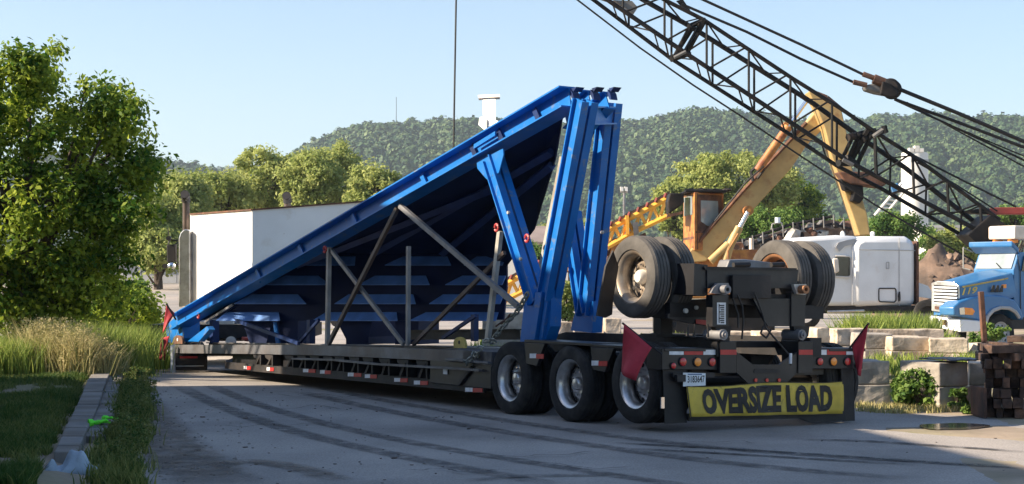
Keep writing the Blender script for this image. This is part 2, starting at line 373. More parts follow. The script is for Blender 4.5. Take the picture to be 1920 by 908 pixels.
for pts, wd, m in (
    ([(330, 722), (420, 765), (560, 812), (760, 858), (1050, 912)], .34, 'track'), ([(390, 722), (480, 758), (620, 798), (820, 840), (1120, 888), (1300, 915)], .30, 'track'),
    ([(560, 735), (680, 762), (850, 795), (1080, 832), (1350, 868), (1700, 900)], .34, 'track'), ([(600, 728), (720, 752), (900, 782), (1120, 815), (1400, 846), (1930, 880)], .32, 'track'),
    ([(1150, 832), (1300, 840), (1500, 852), (1700, 866), (1930, 882)], .16, 'wet_track'), ([(1180, 843), (1350, 852), (1550, 864), (1720, 874)], .13, 'wet_track'),
    ([(1500, 826), (1620, 829), (1760, 838), (1930, 850)], .15, 'wet_track'), ([(860, 905), (1000, 895), (1200, 893)], .2, 'track'),
    ([(240, 740), (275, 790), (330, 850), (420, 915)], .9, 'mud'), ([(640, 905), (560, 880), (470, 868), (380, 880)], .35, 'mud')):
    strip(pts, wd, m, zz); zz += .0012
for k in range(7):          # cracks in the asphalt
    x = [420, 640, 900, 1180, 760, 1420, 520][k]; y = [800, 770, 860, 880, 885, 835, 742][k]; pl_ = []; a = rng.uniform(-.3, .3)
    for q in range(9): pl_.append((x, y)); x += rng.uniform(14, 34)*(1 if k % 2 else -1)*-1; y += rng.uniform(-5, 6); y = min(903, max(740, y))
    strip(pl_, .035, 'wet_track', zz, 'crack'); zz += .0008
# puddle by the timber stack
pd = MB(); ring = []
for i in range(40):
    t = 2*math.pi*i/40; k = 1+.35*noise.noise(Vector((math.cos(t)*1.3, math.sin(t)*1.3, 5)))
    ring.append(G(1785+70*math.cos(t)*k, 803+6*math.sin(t)*k)+Vector((0, 0, .022)))
pd.add(ring, [tuple(range(40))]); tag(pd.build('puddle', 'water'), kind='structure')
# ------------------------------------------------------------ hills
RIDGE = [(-500, 330), (200, 305), (330, 312), (420, 330), (520, 315), (565, 292), (600, 275), (640, 255), (700, 243), (760, 238), (850, 239), (930, 244), (1160, 238), (1230, 230), (1320, 222), (1400, 229), (1480, 236), (1560, 243), (1640, 231), (1700, 231), (1760, 225), (1840, 235), (1920, 236), (2100, 250), (2500, 300)]
def ridge(px):
    for (a, b), (c, d) in zip(RIDGE, RIDGE[1:]):
        if px <= c: return b+(d-b)*(px-a)/(c-a)
    return RIDGE[-1][1]
RD, FD = 1500., 820.
def hill_z(px, t):
    """t: 0 at the foot, 1 at the ridge"""
    H = (HOR-ridge(px)-13)*RD/F
    g = 8*noise.noise(Vector((px*.012, t*2.2, 1)))+14*noise.noise(Vector((px*.005, t*1.1, 4)))
    return H*(math.sin(min(t, 1)*math.pi/2)**.8)*(1 if t <= 1 else 1-.25*(t-1))+g*min(t, 1-.0)*(1-t if t < 1 else 0)*2+CH*(t >= 1)
pxs = np.arange(-460, 2480, 20.); ts = np.linspace(0, 1.6, 22); hv = []
for t in ts:
    d = FD+(RD-FD)*t
    for p in pxs: hv.append(((p-960)*d/F, d, hill_z(p, t)-(4 if t == 0 else 0)))
hi_ = np.arange(len(hv)).reshape(len(ts), len(pxs)); hf = np.stack([hi_[:-1, :-1], hi_[:-1, 1:], hi_[1:, 1:], hi_[1:, :-1]], -1).reshape(-1, 4)
mat('hill_soil', (.05, .075, .03), .95, 0, .3, .03)
bigmesh('hill', np.array(hv), hf, 'hill_soil', kind='structure')
# a paler second ridge far left
hv = []
for t in (0, .5, 1., 1.5):
    d = 2300+700*t
    for p in np.arange(-900, 1300, 25.): hv.append(((p-960)*d/F, d, (max(8, (HOR-(322+.018*(p-330)**2/30*.1+9*noise.noise(Vector((p*.01, 0, 0)))))*3000/F))*(math.sin(min(t, 1)*1.57)) - 4*(t == 0)))
npx = len(np.arange(-900, 1300, 25.)); q = np.arange(len(hv)).reshape(4, npx); bigmesh('far_hill', np.array(hv), np.stack([q[:-1, :-1], q[:-1, 1:], q[1:, 1:], q[1:, :-1]], -1).reshape(-1, 4), 'hill_soil', kind='structure')
def ico(sub):
    import bmesh
    bm = bmesh.new(); bmesh.ops.create_icosphere(bm, subdivisions=sub, radius=1); v = np.array([x.co[:] for x in bm.verts]); f = np.array([[y.index for y in x.verts] for x in bm.faces]); bm.free(); return v, f
iv, if_ = ico(2)
protos = []
for s in range(14):
    k = np.array([1+.55*noise.noise(Vector(p)*1.6+Vector((s*5, 0, s)))+.28*noise.noise(Vector(p)*3.6+Vector((0, s*5, s))) for p in iv]); protos.append(iv*k[:, None])
VV = []; FF = []; TT = []; off = 0; n = 0
cells = []; CR = []
for t in np.arange(.02, 1.10, .0110):
    d = FD+(RD-FD)*t; st = 4.9*F/d
    for p in np.arange(-80, 2020, st): cells.append((p+rng.uniform(-.5, .5)*st*1.4, t+rng.uniform(-.009, .009)))
for p, t in cells:
    if (330 < p < 540) and rng.random() < .1: continue
    d = FD+(RD-FD)*t; r = rng.uniform(1.7, 3.6)*(1.35 if rng.random() < .12 else 1); c = np.array(((p-960)*d/F, d, hill_z(p, t)+r*.55))
    b = rng.uniform(0, 1)**1.7; CR.append((*c, r, r*rng.uniform(.9, 1.5), b))
for p in np.arange(150, 560, 6.):      # crowns of the farther ridge
    for t in (.55, .7, .85, 1.):
        d = 2300+700*t; r = 7.5; z = max(8, (HOR-(322+.018*(p-330)**2/30*.1+9*noise.noise(Vector((p*.01, 0, 0)))))*3000/F)*math.sin(t*1.57)
        CR.append(((p+rng.uniform(-3, 3)-960)*d/F, d, z, r, r, rng.random()))
CR = np.array(CR); K_ = 44; C_ = np.repeat(CR, K_, 0); N_ = len(C_)
d_ = rng.normal(size=(N_, 3)); d_[:, 2] = np.abs(d_[:, 2])*.9-.25; d_[:, 1] -= .25; d_ /= np.linalg.norm(d_, axis=1)[:, None]
ph = rng.uniform(0, 50, len(CR)).repeat(K_); lump = 1+.22*np.sin(d_[:, 0]*5+ph)*np.cos(d_[:, 2]*6+ph*1.7)+.15*np.sin(d_[:, 1]*7+ph*.6)
p_ = C_[:, :3]+d_*(C_[:, 3]*lump)[:, None]*np.stack([np.ones(N_), np.ones(N_), C_[:, 4]/C_[:, 3]], -1)
n_v = d_+rng.normal(size=(N_, 3))*.28; n_v /= np.linalg.norm(n_v, axis=1)[:, None]
t_ = rng.normal(size=(N_, 3)); t_ -= (t_*n_v).sum(1)[:, None]*n_v; t_ /= np.linalg.norm(t_, axis=1)[:, None]; b_ = np.cross(n_v, t_)
s_ = (C_[:, 3]*rng.uniform(.26, .46, N_))[:, None]
v_ = np.stack([p_-t_*s_, p_+b_*s_, p_+t_*s_, p_-b_*s_], 1).reshape(-1, 3)
hc = bigmesh('hillside_forest', v_, np.arange(4*N_).reshape(N_, 4), 'hill_leaf', np.clip(C_[:, 5]*.8+rng.uniform(0, .14, N_), 0, 1))
tag(hc, 'dense green forest covering the far hillside', 'forest', kind='stuff')
# ------------------------------------------------------------ foliage makers
def leaves(centres, radii, per, size, up=.35, flat=1.0, squash=.8, shell=.55):
    """random folded leaf quads round clump centres -> verts, faces, tint"""
    C = np.repeat(np.array(centres), per, 0); R = np.repeat(np.array(radii), per)
    n = len(C); d = rng.normal(size=(n, 3)); d /= np.linalg.norm(d, axis=1)[:, None]
    rr = np.clip(np.abs(rng.normal(.62, .34, n)), 0, 1.12)*R
    p = C+d*rr[:, None]*np.array((1, 1, squash))
    nrm = d*.6+rng.normal(size=(n, 3))*.55+np.array((0, 0, up)); nrm /= np.linalg.norm(nrm, axis=1)[:, None]
    t = rng.normal(size=(n, 3)); t -= (t*nrm).sum(1)[:, None]*nrm; t /= np.linalg.norm(t, axis=1)[:, None]; b = np.cross(nrm, t)
    s = (size*rng.uniform(.6, 1.35, n))[:, None]
    v = np.stack([p-t*s, p+b*s*.55+nrm*s*.15, p+t*s, p-b*s*.55+nrm*s*.15], 1).reshape(-1, 3)
    f = np.arange(4*n).reshape(n, 4)
    ct = np.repeat(rng.uniform(0, .75, len(centres)), per)
    return v, f, np.clip(ct+rng.normal(0, .18, n), 0, 1)
def tree(name, label, base, cc, rad, nclump, per, size, leafm, clump_r, trunk_r=.15, cat='tree', group=None, seed=0, extra=None, low=-1.0):
    r2 = random.Random(seed); base = Vector(base); root = thing(name, base, label, cat, group)
    cen = []; rs = []
    for i in range(nclump):
        while True:
            d = Vector((r2.gauss(0, 1), r2.gauss(0, 1), r2.gauss(0, 1))).normalized()
            if d.z > low: break
        k = r2.uniform(.35, 1)**.5*(1+.32*noise.noise(d*1.9+Vector((seed, 0, 0))))
        cen.append(Vector(cc)+Vector((d.x*rad[0]*k, d.y*rad[1]*k, d.z*rad[2]*k))); rs.append(clump_r*r2.uniform(.6, 1.3))
    if extra: cen += [Vector(e[0]) for e in extra]; rs += [e[1] for e in extra]
    v, f, tt = leaves([c[:] for c in cen], rs, per, size)
    bigmesh('crown', v, f, leafm, tt, root)
    tr = MB(); top = Vector(cc); q = [base+Vector((0, 0, -.1)), base.lerp(top, .45)+Vector((r2.uniform(-.1, .1), 0, 0)), top, top+Vector((0, 0, rad[2]*.6))]
    tr.path(q, 0, 8, [trunk_r*1.3, trunk_r, trunk_r*.6, trunk_r*.15])
    for c in cen[::max(1, len(cen)//26)]:
        s = base.lerp(top, r2.uniform(.35, 1.0)); mid = s.lerp(c, .5)+Vector((0, 0, -.08*(c-s).length)); tr.path([s, mid, c], 0, 5, [trunk_r*.4, trunk_r*.25, trunk_r*.08])
    tr.build('trunk', 'bark', root, True)
    return root
def blades(pts, h, wd, lean, m, name, tint=None, kind='stuff', label=None, cat=None):
    """grass blades: bent two-segment slivers; pts (n,3), h (n,)"""
    n = len(pts); a = rng.uniform(0, 2*np.pi, n); dirx = np.stack([np.cos(a), np.sin(a), np.zeros(n)], -1)
    b = rng.uniform(0, 2*np.pi, n); ld = np.stack([np.cos(b), np.sin(b), np.zeros(n)], -1)*(lean*h*rng.uniform(.2, 1.2, n))[:, None]
    w_ = (wd*rng.uniform(.6, 1.4, n))[:, None]; z = np.array((0, 0, 1.))
    mid = pts+ld*.35+z*(h*.6)[:, None]; top = pts+ld+z*h[:, None]
    v = np.stack([pts-dirx*w_, pts+dirx*w_, mid+dirx*w_*.8, mid-dirx*w_*.8, top], 1).reshape(-1, 3)
    i = np.arange(n)*5; f = np.concatenate([np.stack([i, i+1, i+2], -1), np.stack([i, i+2, i+3], -1), np.stack([i+3, i+2, i+4], -1)])
    tt = rng.uniform(0, 1, n) if tint is None else tint
    o = bigmesh(name, v, f, m, np.concatenate([tt, tt, tt])); o['kind'] = kind
    if label: tag(o, label, cat)
    return o
def tuft(pts_n, cx, cy, r, hmin, hmax):
    p = np.stack([rng.normal(cx, r, pts_n), rng.normal(cy, r, pts_n), np.zeros(pts_n)], -1); p[:, 2] = [gz(x, y)-.01 for x, y, _ in p]
    return p, rng.uniform(hmin, hmax, pts_n)
# ============================================================ TRAILER
W = 3.04
def nb(): return MB(T)
trailer = thing('lowboy_trailer', T.to_translation(), 'long black lowboy trailer with three dual axles carrying the blue steel frame', 'trailer')
DZ = [(-1, .79), (1.3, .775), (4.8, .72), (8.5, .62), (12.1, .50), (13, .49)]
def dz(u):
    for (a, b), (c, d) in zip(DZ, DZ[1:]):
        if u <= c: return b+(d-b)*(u-a)/(c-a)
    return DZ[-1][1]
US = [12.15, 11, 9.5, 8, 6.5, 5, 3.6, 2.4, 1.3, .62]
def side(v0, v1, ztop, zbot, us=US):
    b = nb()
    for k in range(len(us)-1):
        a, c = us[k], us[k+1]
        b.hexa([(v0, a, zbot(a)), (v1, a, zbot(a)), (v1, a, ztop(a)), (v0, a, ztop(a))], [(v0, c, zbot(c)), (v1, c, zbot(c)), (v1, c, ztop(c)), (v0, c, ztop(c))])
    return b
side(0, .14, dz, lambda u: dz(u)-.155).build('side_beam', 'deck_metal', trailer)
side(W-.14, W, dz, lambda u: dz(u)-.155).build('side_beam', 'deck_metal', trailer)
for k in range(8):                                  # planks of the deck, lengthwise
    v0 = .15+k*(W-.3)/8
    side(v0+.008, v0+(W-.3)/8-.008, lambda u: dz(u)-.012, lambda u: dz(u)-.06).build('deck_plank', 'deck_metal', trailer)
UL = [u for u in US if u < 9.7]
side(-.07, -.004, lambda u: dz(u)-.155-.03*(u < 5)-.045, lambda u: dz(u)-.185-.03*(u < 5)-.045, [6.5, 5, 3.6, 2.4, 1.3, .62]).build('outrigger_deck_lip', 'deck_metal', trailer)
zl = lambda u: .245-.008*u
side(.02, .05, lambda u: zl(u)+.12, zl, UL).build('lower_rail', 'black_frame', trailer)
side(.16, .20, lambda u: dz(u)-.156, lambda u: zl(u)+.02, UL).build('frame_web', 'black_gloss', trailer)
side(W-.2, W-.16, lambda u: dz(u)-.156, lambda u: zl(u)+.02, UL).build('frame_web', 'black_gloss', trailer)
side(.25, W-.25, lambda u: dz(u)-.065, lambda u: dz(u)-.2).build('cross_member', 'black_frame', trailer)
for px in (470, 492, 530, 553, 577, 602, 624, 651, 677, 708, 742, 778):
    s = SV(px+9, 690, .0); u = s.y; zt = dz(u)-.165; zb = zl(u)+.125; g = .40+.0*u
    b = nb()
    b.prism([(.02, u+.16, zt), (.02, u-.16, zt), (.02, u-.10, zt-.05), (.02, u+.02, zb), (.02, u+.09, zb), (.02, u-.02, zt-.09), (.02, u+.13, zt-.05)], (.10, 0, 0))
    b.prism([(.0, u-.16, zt), (.0, u-.22, zt), (.0, u-.22, zb), (.0, u-.18, zb)], (.15, 0, 0))
    b.build('outrigger', 'black_frame', trailer)
def tape_v(px0, px1, py, h, v, m, th=.006):
    a, c = SV(px0, py, v), SV(px1, py, v)
    nb().hexa([(v, a.y, a.z-h/2), (v, c.y, c.z-h/2), (v, c.y, c.z+h/2), (v, a.y, a.z+h/2)], [(v+th, a.y, a.z-h/2), (v+th, c.y, c.z-h/2), (v+th, c.y, c.z+h/2), (v+th, a.y, a.z+h/2)]).build('white_reflector' if m == 'white_tape' else 'red_reflector', m, trailer)
for a, c, y in ((457, 470, 689.5), (500, 513, 692), (568, 591, 695), (600, 620, 697.5), (652, 677, 702.5), (684, 706, 705.5), (739, 764, 712.5), (776, 802, 717.5), (872, 904, 731)):
    mid = a+(c-a)*.44; tape_v(a, mid, y, .055, .012, 'white_tape'); tape_v(mid, c, y+.8, .055, .012, 'red_tape')
# step box ahead of the first axle
a, c = SV(806, 700, 0).y, SV(921, 700, 0).y
b = nb(); b.box((0.0, c, .30), (.9, a, .62)); b.build('step_box', 'black_gloss', trailer, bevel=.01)
nb().box((-.05, SV(921, 690, 0).y, .625), (.9, SV(840, 690, 0).y, .655)).build('step_plate', 'deck_metal', trailer, bevel=.006)
nb().box((0.0, c, dz(.6)-.02-.17), (2.9, a-.9, dz(.6))).build('deck_end', 'deck_metal', trailer)
d_ = SV(872, 715, 0)
nb().bar((-.02, d_.y+.12, .33), (-.02, d_.y-.2, .56), .03, .05).build('diagonal_handle', 'black_frame', trailer)
s = SV(836, 695, -.01); nb().box((-.02, s.y-.05, s.z-.05), (-.012, s.y+.06, s.z+.04)).build('white_sticker', 'white_tape', trailer)
# rear main frame rails and fenders
for v0 in (.74, W-.92):
    p = [(v0, .55, .80), (v0, .15, 1.00), (v0, -.2, 1.06), (v0, -3.3, 1.08), (v0, -3.3, .86), (v0, -.2, .84), (v0, .55, .70)]
    nb().prism(p, (.18, 0, 0)).build('frame_rail', 'black_frame', trailer)
for u in (.0, -1.38, -2.72): nb().tube((.2, u, .465+.08*(u < -2)), (W-.2, u, .465+.08*(u < -2)), .075, 10).build('axle', 'black_frame', trailer, True)
for u0, u1, z in ((-.34, -1.86, .965), (-1.82, -3.28, .955)):
    for s0, s1 in ((.02, .60), (W-.60, W-.02)):
        b = nb(); b.box((s0, u1, z-.035), (s1, u0, z)); b.prism([(s0, u0, z-.036), (s0, u0-.05, z-.30), (s0, u0-.30, z-.32), (s0, u0-.48, z-.036)], (.05, 0, 0)); b.build('fender', 'black_gloss', trailer, bevel=.006)
for (a, m_, c, y) in ((993, 1005, 1019, 667.5), (1109, 1122, 1138, 681)):
    tape_v(a, m_, y, .058, .010, 'white_tape'); tape_v(m_, c, y+1, .058, .010, 'red_tape')
for u in (-.69, -2.05): nb().box((.75, u-.12, .45), (1.1, u+.12, .86)).build('spring_hanger', 'black_frame', trailer)
# ---- wheels
def wheel_proto(rubber, rim, R=.465, wd=.255, name='wheel', parent=None, hub='hub_white', deep=.19, W4=None):
    """axis along local x, outer face at x=0, going inwards to +x"""
    W0 = W4 if W4 is not None else T; w_ = empty(name, W0, parent)
    k = R/.465; t = MB(W0); r0 = .288*k
    t.lathe([(r0, .035), (r0+.02, .008), (R*.80, 0), (R*.90, .006), (R*.965, .022), (R*.985, .045)] +
            sum([[(R*.999, x), (R, x+.03), (R*.978, x+.033), (R*.978, x+.040)] for x in (.055, .100, .145, .190)], []) +
            [(R*.985, wd-.04), (R*.9, wd-.006), (R*.80, wd), (r0+.02, wd-.008), (r0, wd-.035)], (0, 0, 0), (1, 0, 0), 44, False, False).build('tyre', rubber, w_, True, angle=28)
    q = MB(W0); q.lathe([(r0, wd-.03), (r0-.02, wd-.04), (r0-.045, .16), (r0-.055, .12), (r0-.028, .05), (r0-.005, .03), (r0+.012, .022), (r0+.012, .036), (r0, .045), (r0-.012, .06)], (0, 0, 0), (1, 0, 0), 40, False, False)
    q.lathe([(r0-.040, deep+.02), (r0-.06, deep+.01), (.17*k, deep-.015), (.145*k, deep-.01), (.02, deep-.01)], (0, 0, 0), (1, 0, 0), 40, False, False)
    q.build('rim', rim, w_, True, angle=40)
    h = MB(W0)
    for i in range(10):
        t_ = i*math.pi/5; h.disc((deep-.006, math.cos(t_)*.205*k, math.sin(t_)*.205*k), (-1, 0, 0), .026*k, .004, 10)
    h.build('hand_hole', 'ink', w_)['kind'] = 'stuff'
    h = MB(W0)
    for i in range(10):
        t_ = (i+.5)*math.pi/5; h.disc((deep-.012, math.cos(t_)*.14*k, math.sin(t_)*.14*k), (-1, 0, 0), .013, .025, 6)
    h.build('lug_nut', 'chrome', w_)['kind'] = 'stuff'
    h = MB(W0); h.lathe([(.085*k, deep-.01), (.08*k, deep-.06), (.06*k, deep-.085), (.001, deep-.095)], (0, 0, 0), (1, 0, 0), 20); h.build('hub_cap', hub, w_, True)
    return w_
def spin(W, a, flip=False):
    m = W @ Matrix.Rotation(a, 4, 'X'); return m @ Matrix.Rotation(math.pi, 4, 'Z') if flip else m
def Tl(v, u, z): return T @ Matrix.Translation((v, u, z))
wh = wheel_proto('rubber', 'alloy', parent=trailer, hub='alloy')
spots = [(v, u, zc, f) for u, zc in ((0, .465), (-1.38, .465), (-2.72, .545)) for v, f in ((0, 0), (.285+.255, 1), (W-.285-.255, 0), (W, 1))]
for i, (v, u, zc, f) in enumerate(spots):
    Wm = spin(Tl(v, u, zc), .3+i*.9, f)
    if i == 0: wh.matrix_basis = WM[trailer.name].inverted() @ Wm; first = (wh, Wm)
    else: copy_tree(wh, Wm, trailer)
def relocate(o, Wn):
    D = Wn @ WM[o.name].inverted()
    def rec(x):
        WM[x.name] = D @ WM[x.name]
        for c in x.children: rec(c)
    rec(o)
# (matrix_basis of the first one is already set; note its real place)
relocate(*first)
# ---- rear end
UR = -3.27
def rq(px, py, u=UR): return SU(px, py, u)
def rbox(name, m, x0, y0, x1, y1, u=UR, th=.3, parent=trailer, bevel=0):
    c = [rq(x0, y1, u), rq(x1, y1, u), rq(x1, y0, u), rq(x0, y0, u)]
    return nb().prism([p[:] for p in c], (0, th, 0)).build(name, m, parent, bevel=bevel)
def rpoly(name, m, pts, u=UR, th=.05, parent=trailer):
    return nb().prism([rq(x, y, u)[:] for x, y in pts], (0, th, 0)).build(name, m, parent)
rbox('light_box', 'black_gloss', 1241, 653, 1381, 694, UR, .28, bevel=.008)
rbox('light_box', 'black_gloss', 1495, 653, 1618, 692, UR, .28, bevel=.008)
rbox('bumper_post', 'black_gloss', 1350, 640, 1381, 700, UR-.05, .3, bevel=.006); rbox('bumper_post', 'black_gloss', 1497, 640, 1524, 700, UR-.05, .3, bevel=.006)
rpoly('coupler_plate', 'black_gloss', [(1381, 660), (1412, 684), (1462, 684), (1496, 660), (1496, 698), (1466, 726), (1410, 726), (1381, 698)], UR-.03, .04)
rpoly('slot', 'ink', [(1413, 697), (1416, 692), (1458, 692), (1462, 697), (1460, 700), (1415, 700)], UR-.036, .004)
for x in (1416, 1437, 1460):
    c = rq(x, 713, UR-.03); nb().disc(c, (0, -1, 0), .022, .015, 12).build('red_marker', 'red_lens', trailer, True)
for x, y, r, m in ((1261, 686, 5.6, 'red_lens'), (1279, 678.5, 7.6, 'red_lens'), (1306.5, 679, 8.1, 'amber_lens'), (1334, 679, 7.6, 'red_lens'),
                   (1536, 678, 7.2, 'red_lens'), (1561.5, 678, 8, 'amber_lens'), (1587.5, 678, 7.4, 'red_lens'), (1606, 685.5, 5, 'red_lens')):
    c = rq(x, y, UR); rr = r*.00605
    e = nb().lathe([(rr*1.15, 0), (rr*1.15, -.014), (rr*1.02, -.018)], c, (0, 1, 0), 20).build('light_ring', 'ink', trailer, True)
    nb().lathe([(rr, -.012), (rr*.95, -.024), (rr*.5, -.03), (.001, -.031)], c, (0, 1, 0), 20).build('tail_light' if m == 'red_lens' else 'amber_light', m, trailer, True)
for x0, x1, m in ((1255, 1282, 'white_tape'), (1283, 1318, 'red_tape'), (1319, 1347, 'white_tape'), (1351, 1381, 'red_tape'),
                  (1498, 1524, 'red_tape'), (1525, 1550, 'white_tape'), (1551, 1586, 'red_tape'), (1587, 1611, 'white_tape')):
    uu = UR-.054 if (1350 < x0 < 1382 or 1497 < x0 < 1524) else UR-.004
    rbox('white_reflector' if m == 'white_tape' else 'red_reflector', m, x0, 656, x1, 665.5, uu, .003)
rpoly('mud_flap', 'black_frame', [(1243, 694), (1287, 694), (1288, 793), (1247, 795)], UR+.02, .012)
rpoly('mud_flap', 'black_frame', [(1577, 692), (1600, 692), (1603, 789), (1581, 790)], UR+.02, .012)
rpoly('cross_tube', 'black_gloss', [(1290, 694), (1600, 692), (1600, 702), (1290, 706)], UR+.15, .12)
rpoly('banner_bar', 'black_frame', [(1288, 776), (1584, 772), (1586, 789), (1520, 792), (1500, 785), (1292, 790)], UR-.01, .03)
rbox('tail_frame', 'black_frame', 1381, 640, 1496, 652, UR+.5, .1)
rbox('stake_hook', 'chrome', 1240, 745, 1246, 766, UR-.0, .02)
# licence plate
pl = rpoly('licence_plate', 'plate_white', [(1281, 699), (1323, 700), (1323, 723), (1281, 725)], UR-.05, .006)
rpoly('plate_lamp', 'ink', [(1270, 703), (1286, 703), (1286, 716), (1270, 716)], UR-.07, .05)
rbox('plate_bracket', 'black_frame', 1262, 699, 1340, 708, UR-.03, .03)
def letter(s, c00, c10, c01, u, name, m, parent, bold, fx=1.0, push=.005, warp=0):
    v, f = textmesh(s, 1.0, bold); mx = max(a for a, b in v); my = max(b for a, b in v)
    A, B, C = (Vector(x) for x in (c00, c10, c01)); b = nb()
    b.add([A+(B-A)*(p/mx)+(C-A)*(q/my)+Vector((0, -push-warp*(abs(math.sin(3.1*p/mx*2.3))), 0)) for p, q in v], f); return b.build(name, m, parent)
letter('3183647', rq(1289, 718, UR-.05), rq(1321, 717, UR-.05), rq(1289, 705, UR-.05), UR, 'plate_number', 'ink', pl, .015, push=.003)
rpoly('plate_strip', 'plate_blue', [(1290, 701), (1316, 701), (1316, 703), (1290, 703)], UR-.054, .003, pl)
# ---- oversize load banner: a hanging cloth, slightly wavy
banner = thing('oversize_load_banner', T @ Vector((W/2, UR-.06, .2)), 'yellow cloth banner reading OVERSIZE LOAD hung under the rear bumper', 'banner')
def ban(s, t, push=0):        # s across, t up
    a = rq(1294, 783, UR-.05)*(1-s)+rq(1581, 777, UR-.05)*s; b = rq(1286, 724, UR-.05)*(1-s)+rq(1579, 714, UR-.05)*s
    p = a*(1-t)+b*t
    return p+Vector((0, -.012*math.sin(s*19+t*2)-.01*math.sin(s*41-t*3)-push, -.012*math.sin(s*9)*(t)))
b = nb(); nS, nT = 60, 6
for i in range(nS+1):
    for j in range(nT+1): b.v.append(ban(i/nS, j/nT))
for i in range(nS):
    for j in range(nT): a = i*(nT+1)+j; b.f.append((a, a+nT+1, a+nT+2, a+1))
cl = b.build('cloth', 'banner_yellow', banner, True); sd = cl.modifiers.new('thick', 'SOLIDIFY'); sd.thickness = .004; sd.offset = 0
v, f = textmesh('OVERSIZE LOAD', 1.0, .055); mx = max(a for a, _ in v); my = max(q for _, q in v)
b = nb()
import bmesh
tm = bmesh.new(); vv = [tm.verts.new((a/mx, q/my, 0)) for a, q in v]
for x in f:
    try: tm.faces.new([vv[i] for i in x])
    except ValueError: pass
bmesh.ops.remove_doubles(tm, verts=tm.verts, dist=1e-5)
bmesh.ops.triangulate(tm, faces=tm.faces[:])
for _k in range(2): bmesh.ops.subdivide_edges(tm, edges=[e for e in tm.edges if e.calc_length() > .03], cuts=1)
bmesh.ops.triangulate(tm, faces=tm.faces[:])
tm.verts.index_update()
b.add([ban(.082+.85*p.co.x, .09+.83*p.co.y, .008) for p in tm.verts], [tuple(x.index for x in q.verts) for q in tm.faces]); tm.free()
b.build('lettering', 'ink', banner)
b = nb()
for (s0, t0, s1, t1) in ((0, 0, 1, .02), (0, .98, 1, 1), (0, 0, .006, 1), (.994, 0, 1, 1)):
    for k in range(30):
        x0 = s0+(s1-s0)*k/30; x1 = s0+(s1-s0)*(k+1)/30; b.add([ban(x0, t0, .006), ban(x1, t0, .006), ban(x1, t1, .006), ban(x0, t1, .006)], [(0, 1, 2, 3)])
b.build('hem', 'ink', banner)
# ============================================================ BOOSTER AXLE lying on the trailer tail
boost = thing('booster_axle', T @ Vector((W/2, -2.9, 1.1)), 'black booster axle with four upturned tyres folded over the trailer tail', 'trailer axle')
bw = wheel_proto('rubber_dusty', 'alloy_dirty', .475, .27, 'wheel', boost, 'hub_white', .19)
bc = SV(1181, 519, .02); BU, BZ = bc.y, bc.z
first = None
for i, (v, fl) in enumerate(((.02, 0), (.02+.35+.27, 1), (2.08, 0), (2.08+.35+.27, 1))):
    dz_ = 0 if i < 2 else .02
    Wm = spin(Tl(v, BU+(.0 if i < 2 else -.05), BZ+dz_), i*1.1, fl)
    if i == 0: bw.matrix_basis = WM[boost.name].inverted() @ Wm; first = (bw, Wm)
    else:
        c = copy_tree(bw, Wm, boost)
        if i == 2:
            for ch in c.children:
                if ch.name.startswith('rim'):
                    ch.data = ch.data.copy(); ch.data.materials[0] = M['rust_rim']; ch['label'] = 'rusty brown rim'
relocate(*first)
UB = BU-.75
nb().tube((.3, BU, BZ), (2.4, BU, BZ), .09, 12).build('axle_tube', 'black_frame', boost, True)
def bbox(name, m, x0, y0, x1, y1, u=UB, th=.1, bevel=.004): return rbox(name, m, x0, y0, x1, y1, u, th, boost, bevel)
def bpoly(name, m, pts, u=UB, th=.06): return rpoly(name, m, pts, u, th, boost)
bbox('cross_beam', 'black_gloss', 1326, 505, 1492, 541, UB, .22)
bpoly('beam_cap', 'black_frame', [(1322, 500), (1494, 503), (1494, 508), (1322, 506)], UB-.01, .26)
bbox('cross_beam_front', 'black_frame', 1374, 516, 1446, 560, UB-.06, .05)
bpoly('side_plate', 'black_gloss', [(1302, 494), (1327, 497), (1327, 553), (1320, 556), (1300, 553)], UB+.02, .6)
bpoly('side_plate', 'black_gloss', [(1484, 504), (1497, 506), (1493, 560), (1484, 560)], UB-.0, .6)
bbox('left_post', 'black_gloss', 1336, 553, 1366, 613, UB-.04, .12); bpoly('right_post', 'black_gloss', [(1484, 548), (1511, 546), (1509, 612), (1484, 612)], UB-.04, .12)
bpoly('lower_box', 'black_frame', [(1362, 552), (1486, 552), (1486, 575), (1362, 570)], UB+.05, .3)
bpoly('gusset', 'black_gloss', [(1412, 560), (1486, 560), (1486, 612), (1440, 612)], UB-.02, .04)
bpoly('lug_plate', 'grey_steel', [(1333, 550), (1338, 540), (1346, 531), (1366, 531), (1368, 544), (1362, 553)], UB-.08, .05)
c = rq(1354, 543, UB-.08); nb().lathe([(.02, 0), (.05, 0), (.05, -.10), (.024, -.10), (.02, -.04)], c, (0, 1, 0), 18, True).build('pin_eye', 'grey_steel', boost, True)
bpoly('lug_plate', 'pale_steel', [(1488, 533), (1512, 533), (1514, 548), (1510, 553), (1494, 552)], UB-.08, .05)
c = rq(1501, 543, UB-.08); nb().lathe([(.02, 0), (.05, 0), (.05, -.10), (.024, -.10), (.02, -.04)], c, (0, 1, 0), 18, True).build('pin_eye', 'rust_rim', boost, True)
for x in (1357, 1504):
    c = rq(x, 628, UB-.10); q = nb(); q.tube(c, c+Vector((0, .3, 0)), .062, 16); q.disc(c, (0, -1, 0), .04, .03, 14); q.disc(c+Vector((0, -.03, 0)), (0, -1, 0), .02, .02, 6); q.build('hinge_pin', 'grey_steel', boost, True)
    bpoly('hinge_bracket', 'black_frame', [(x-16, 612), (x+14, 612), (x+12, 630), (x+2, 640), (x-10, 634)], UB-.02, .08)
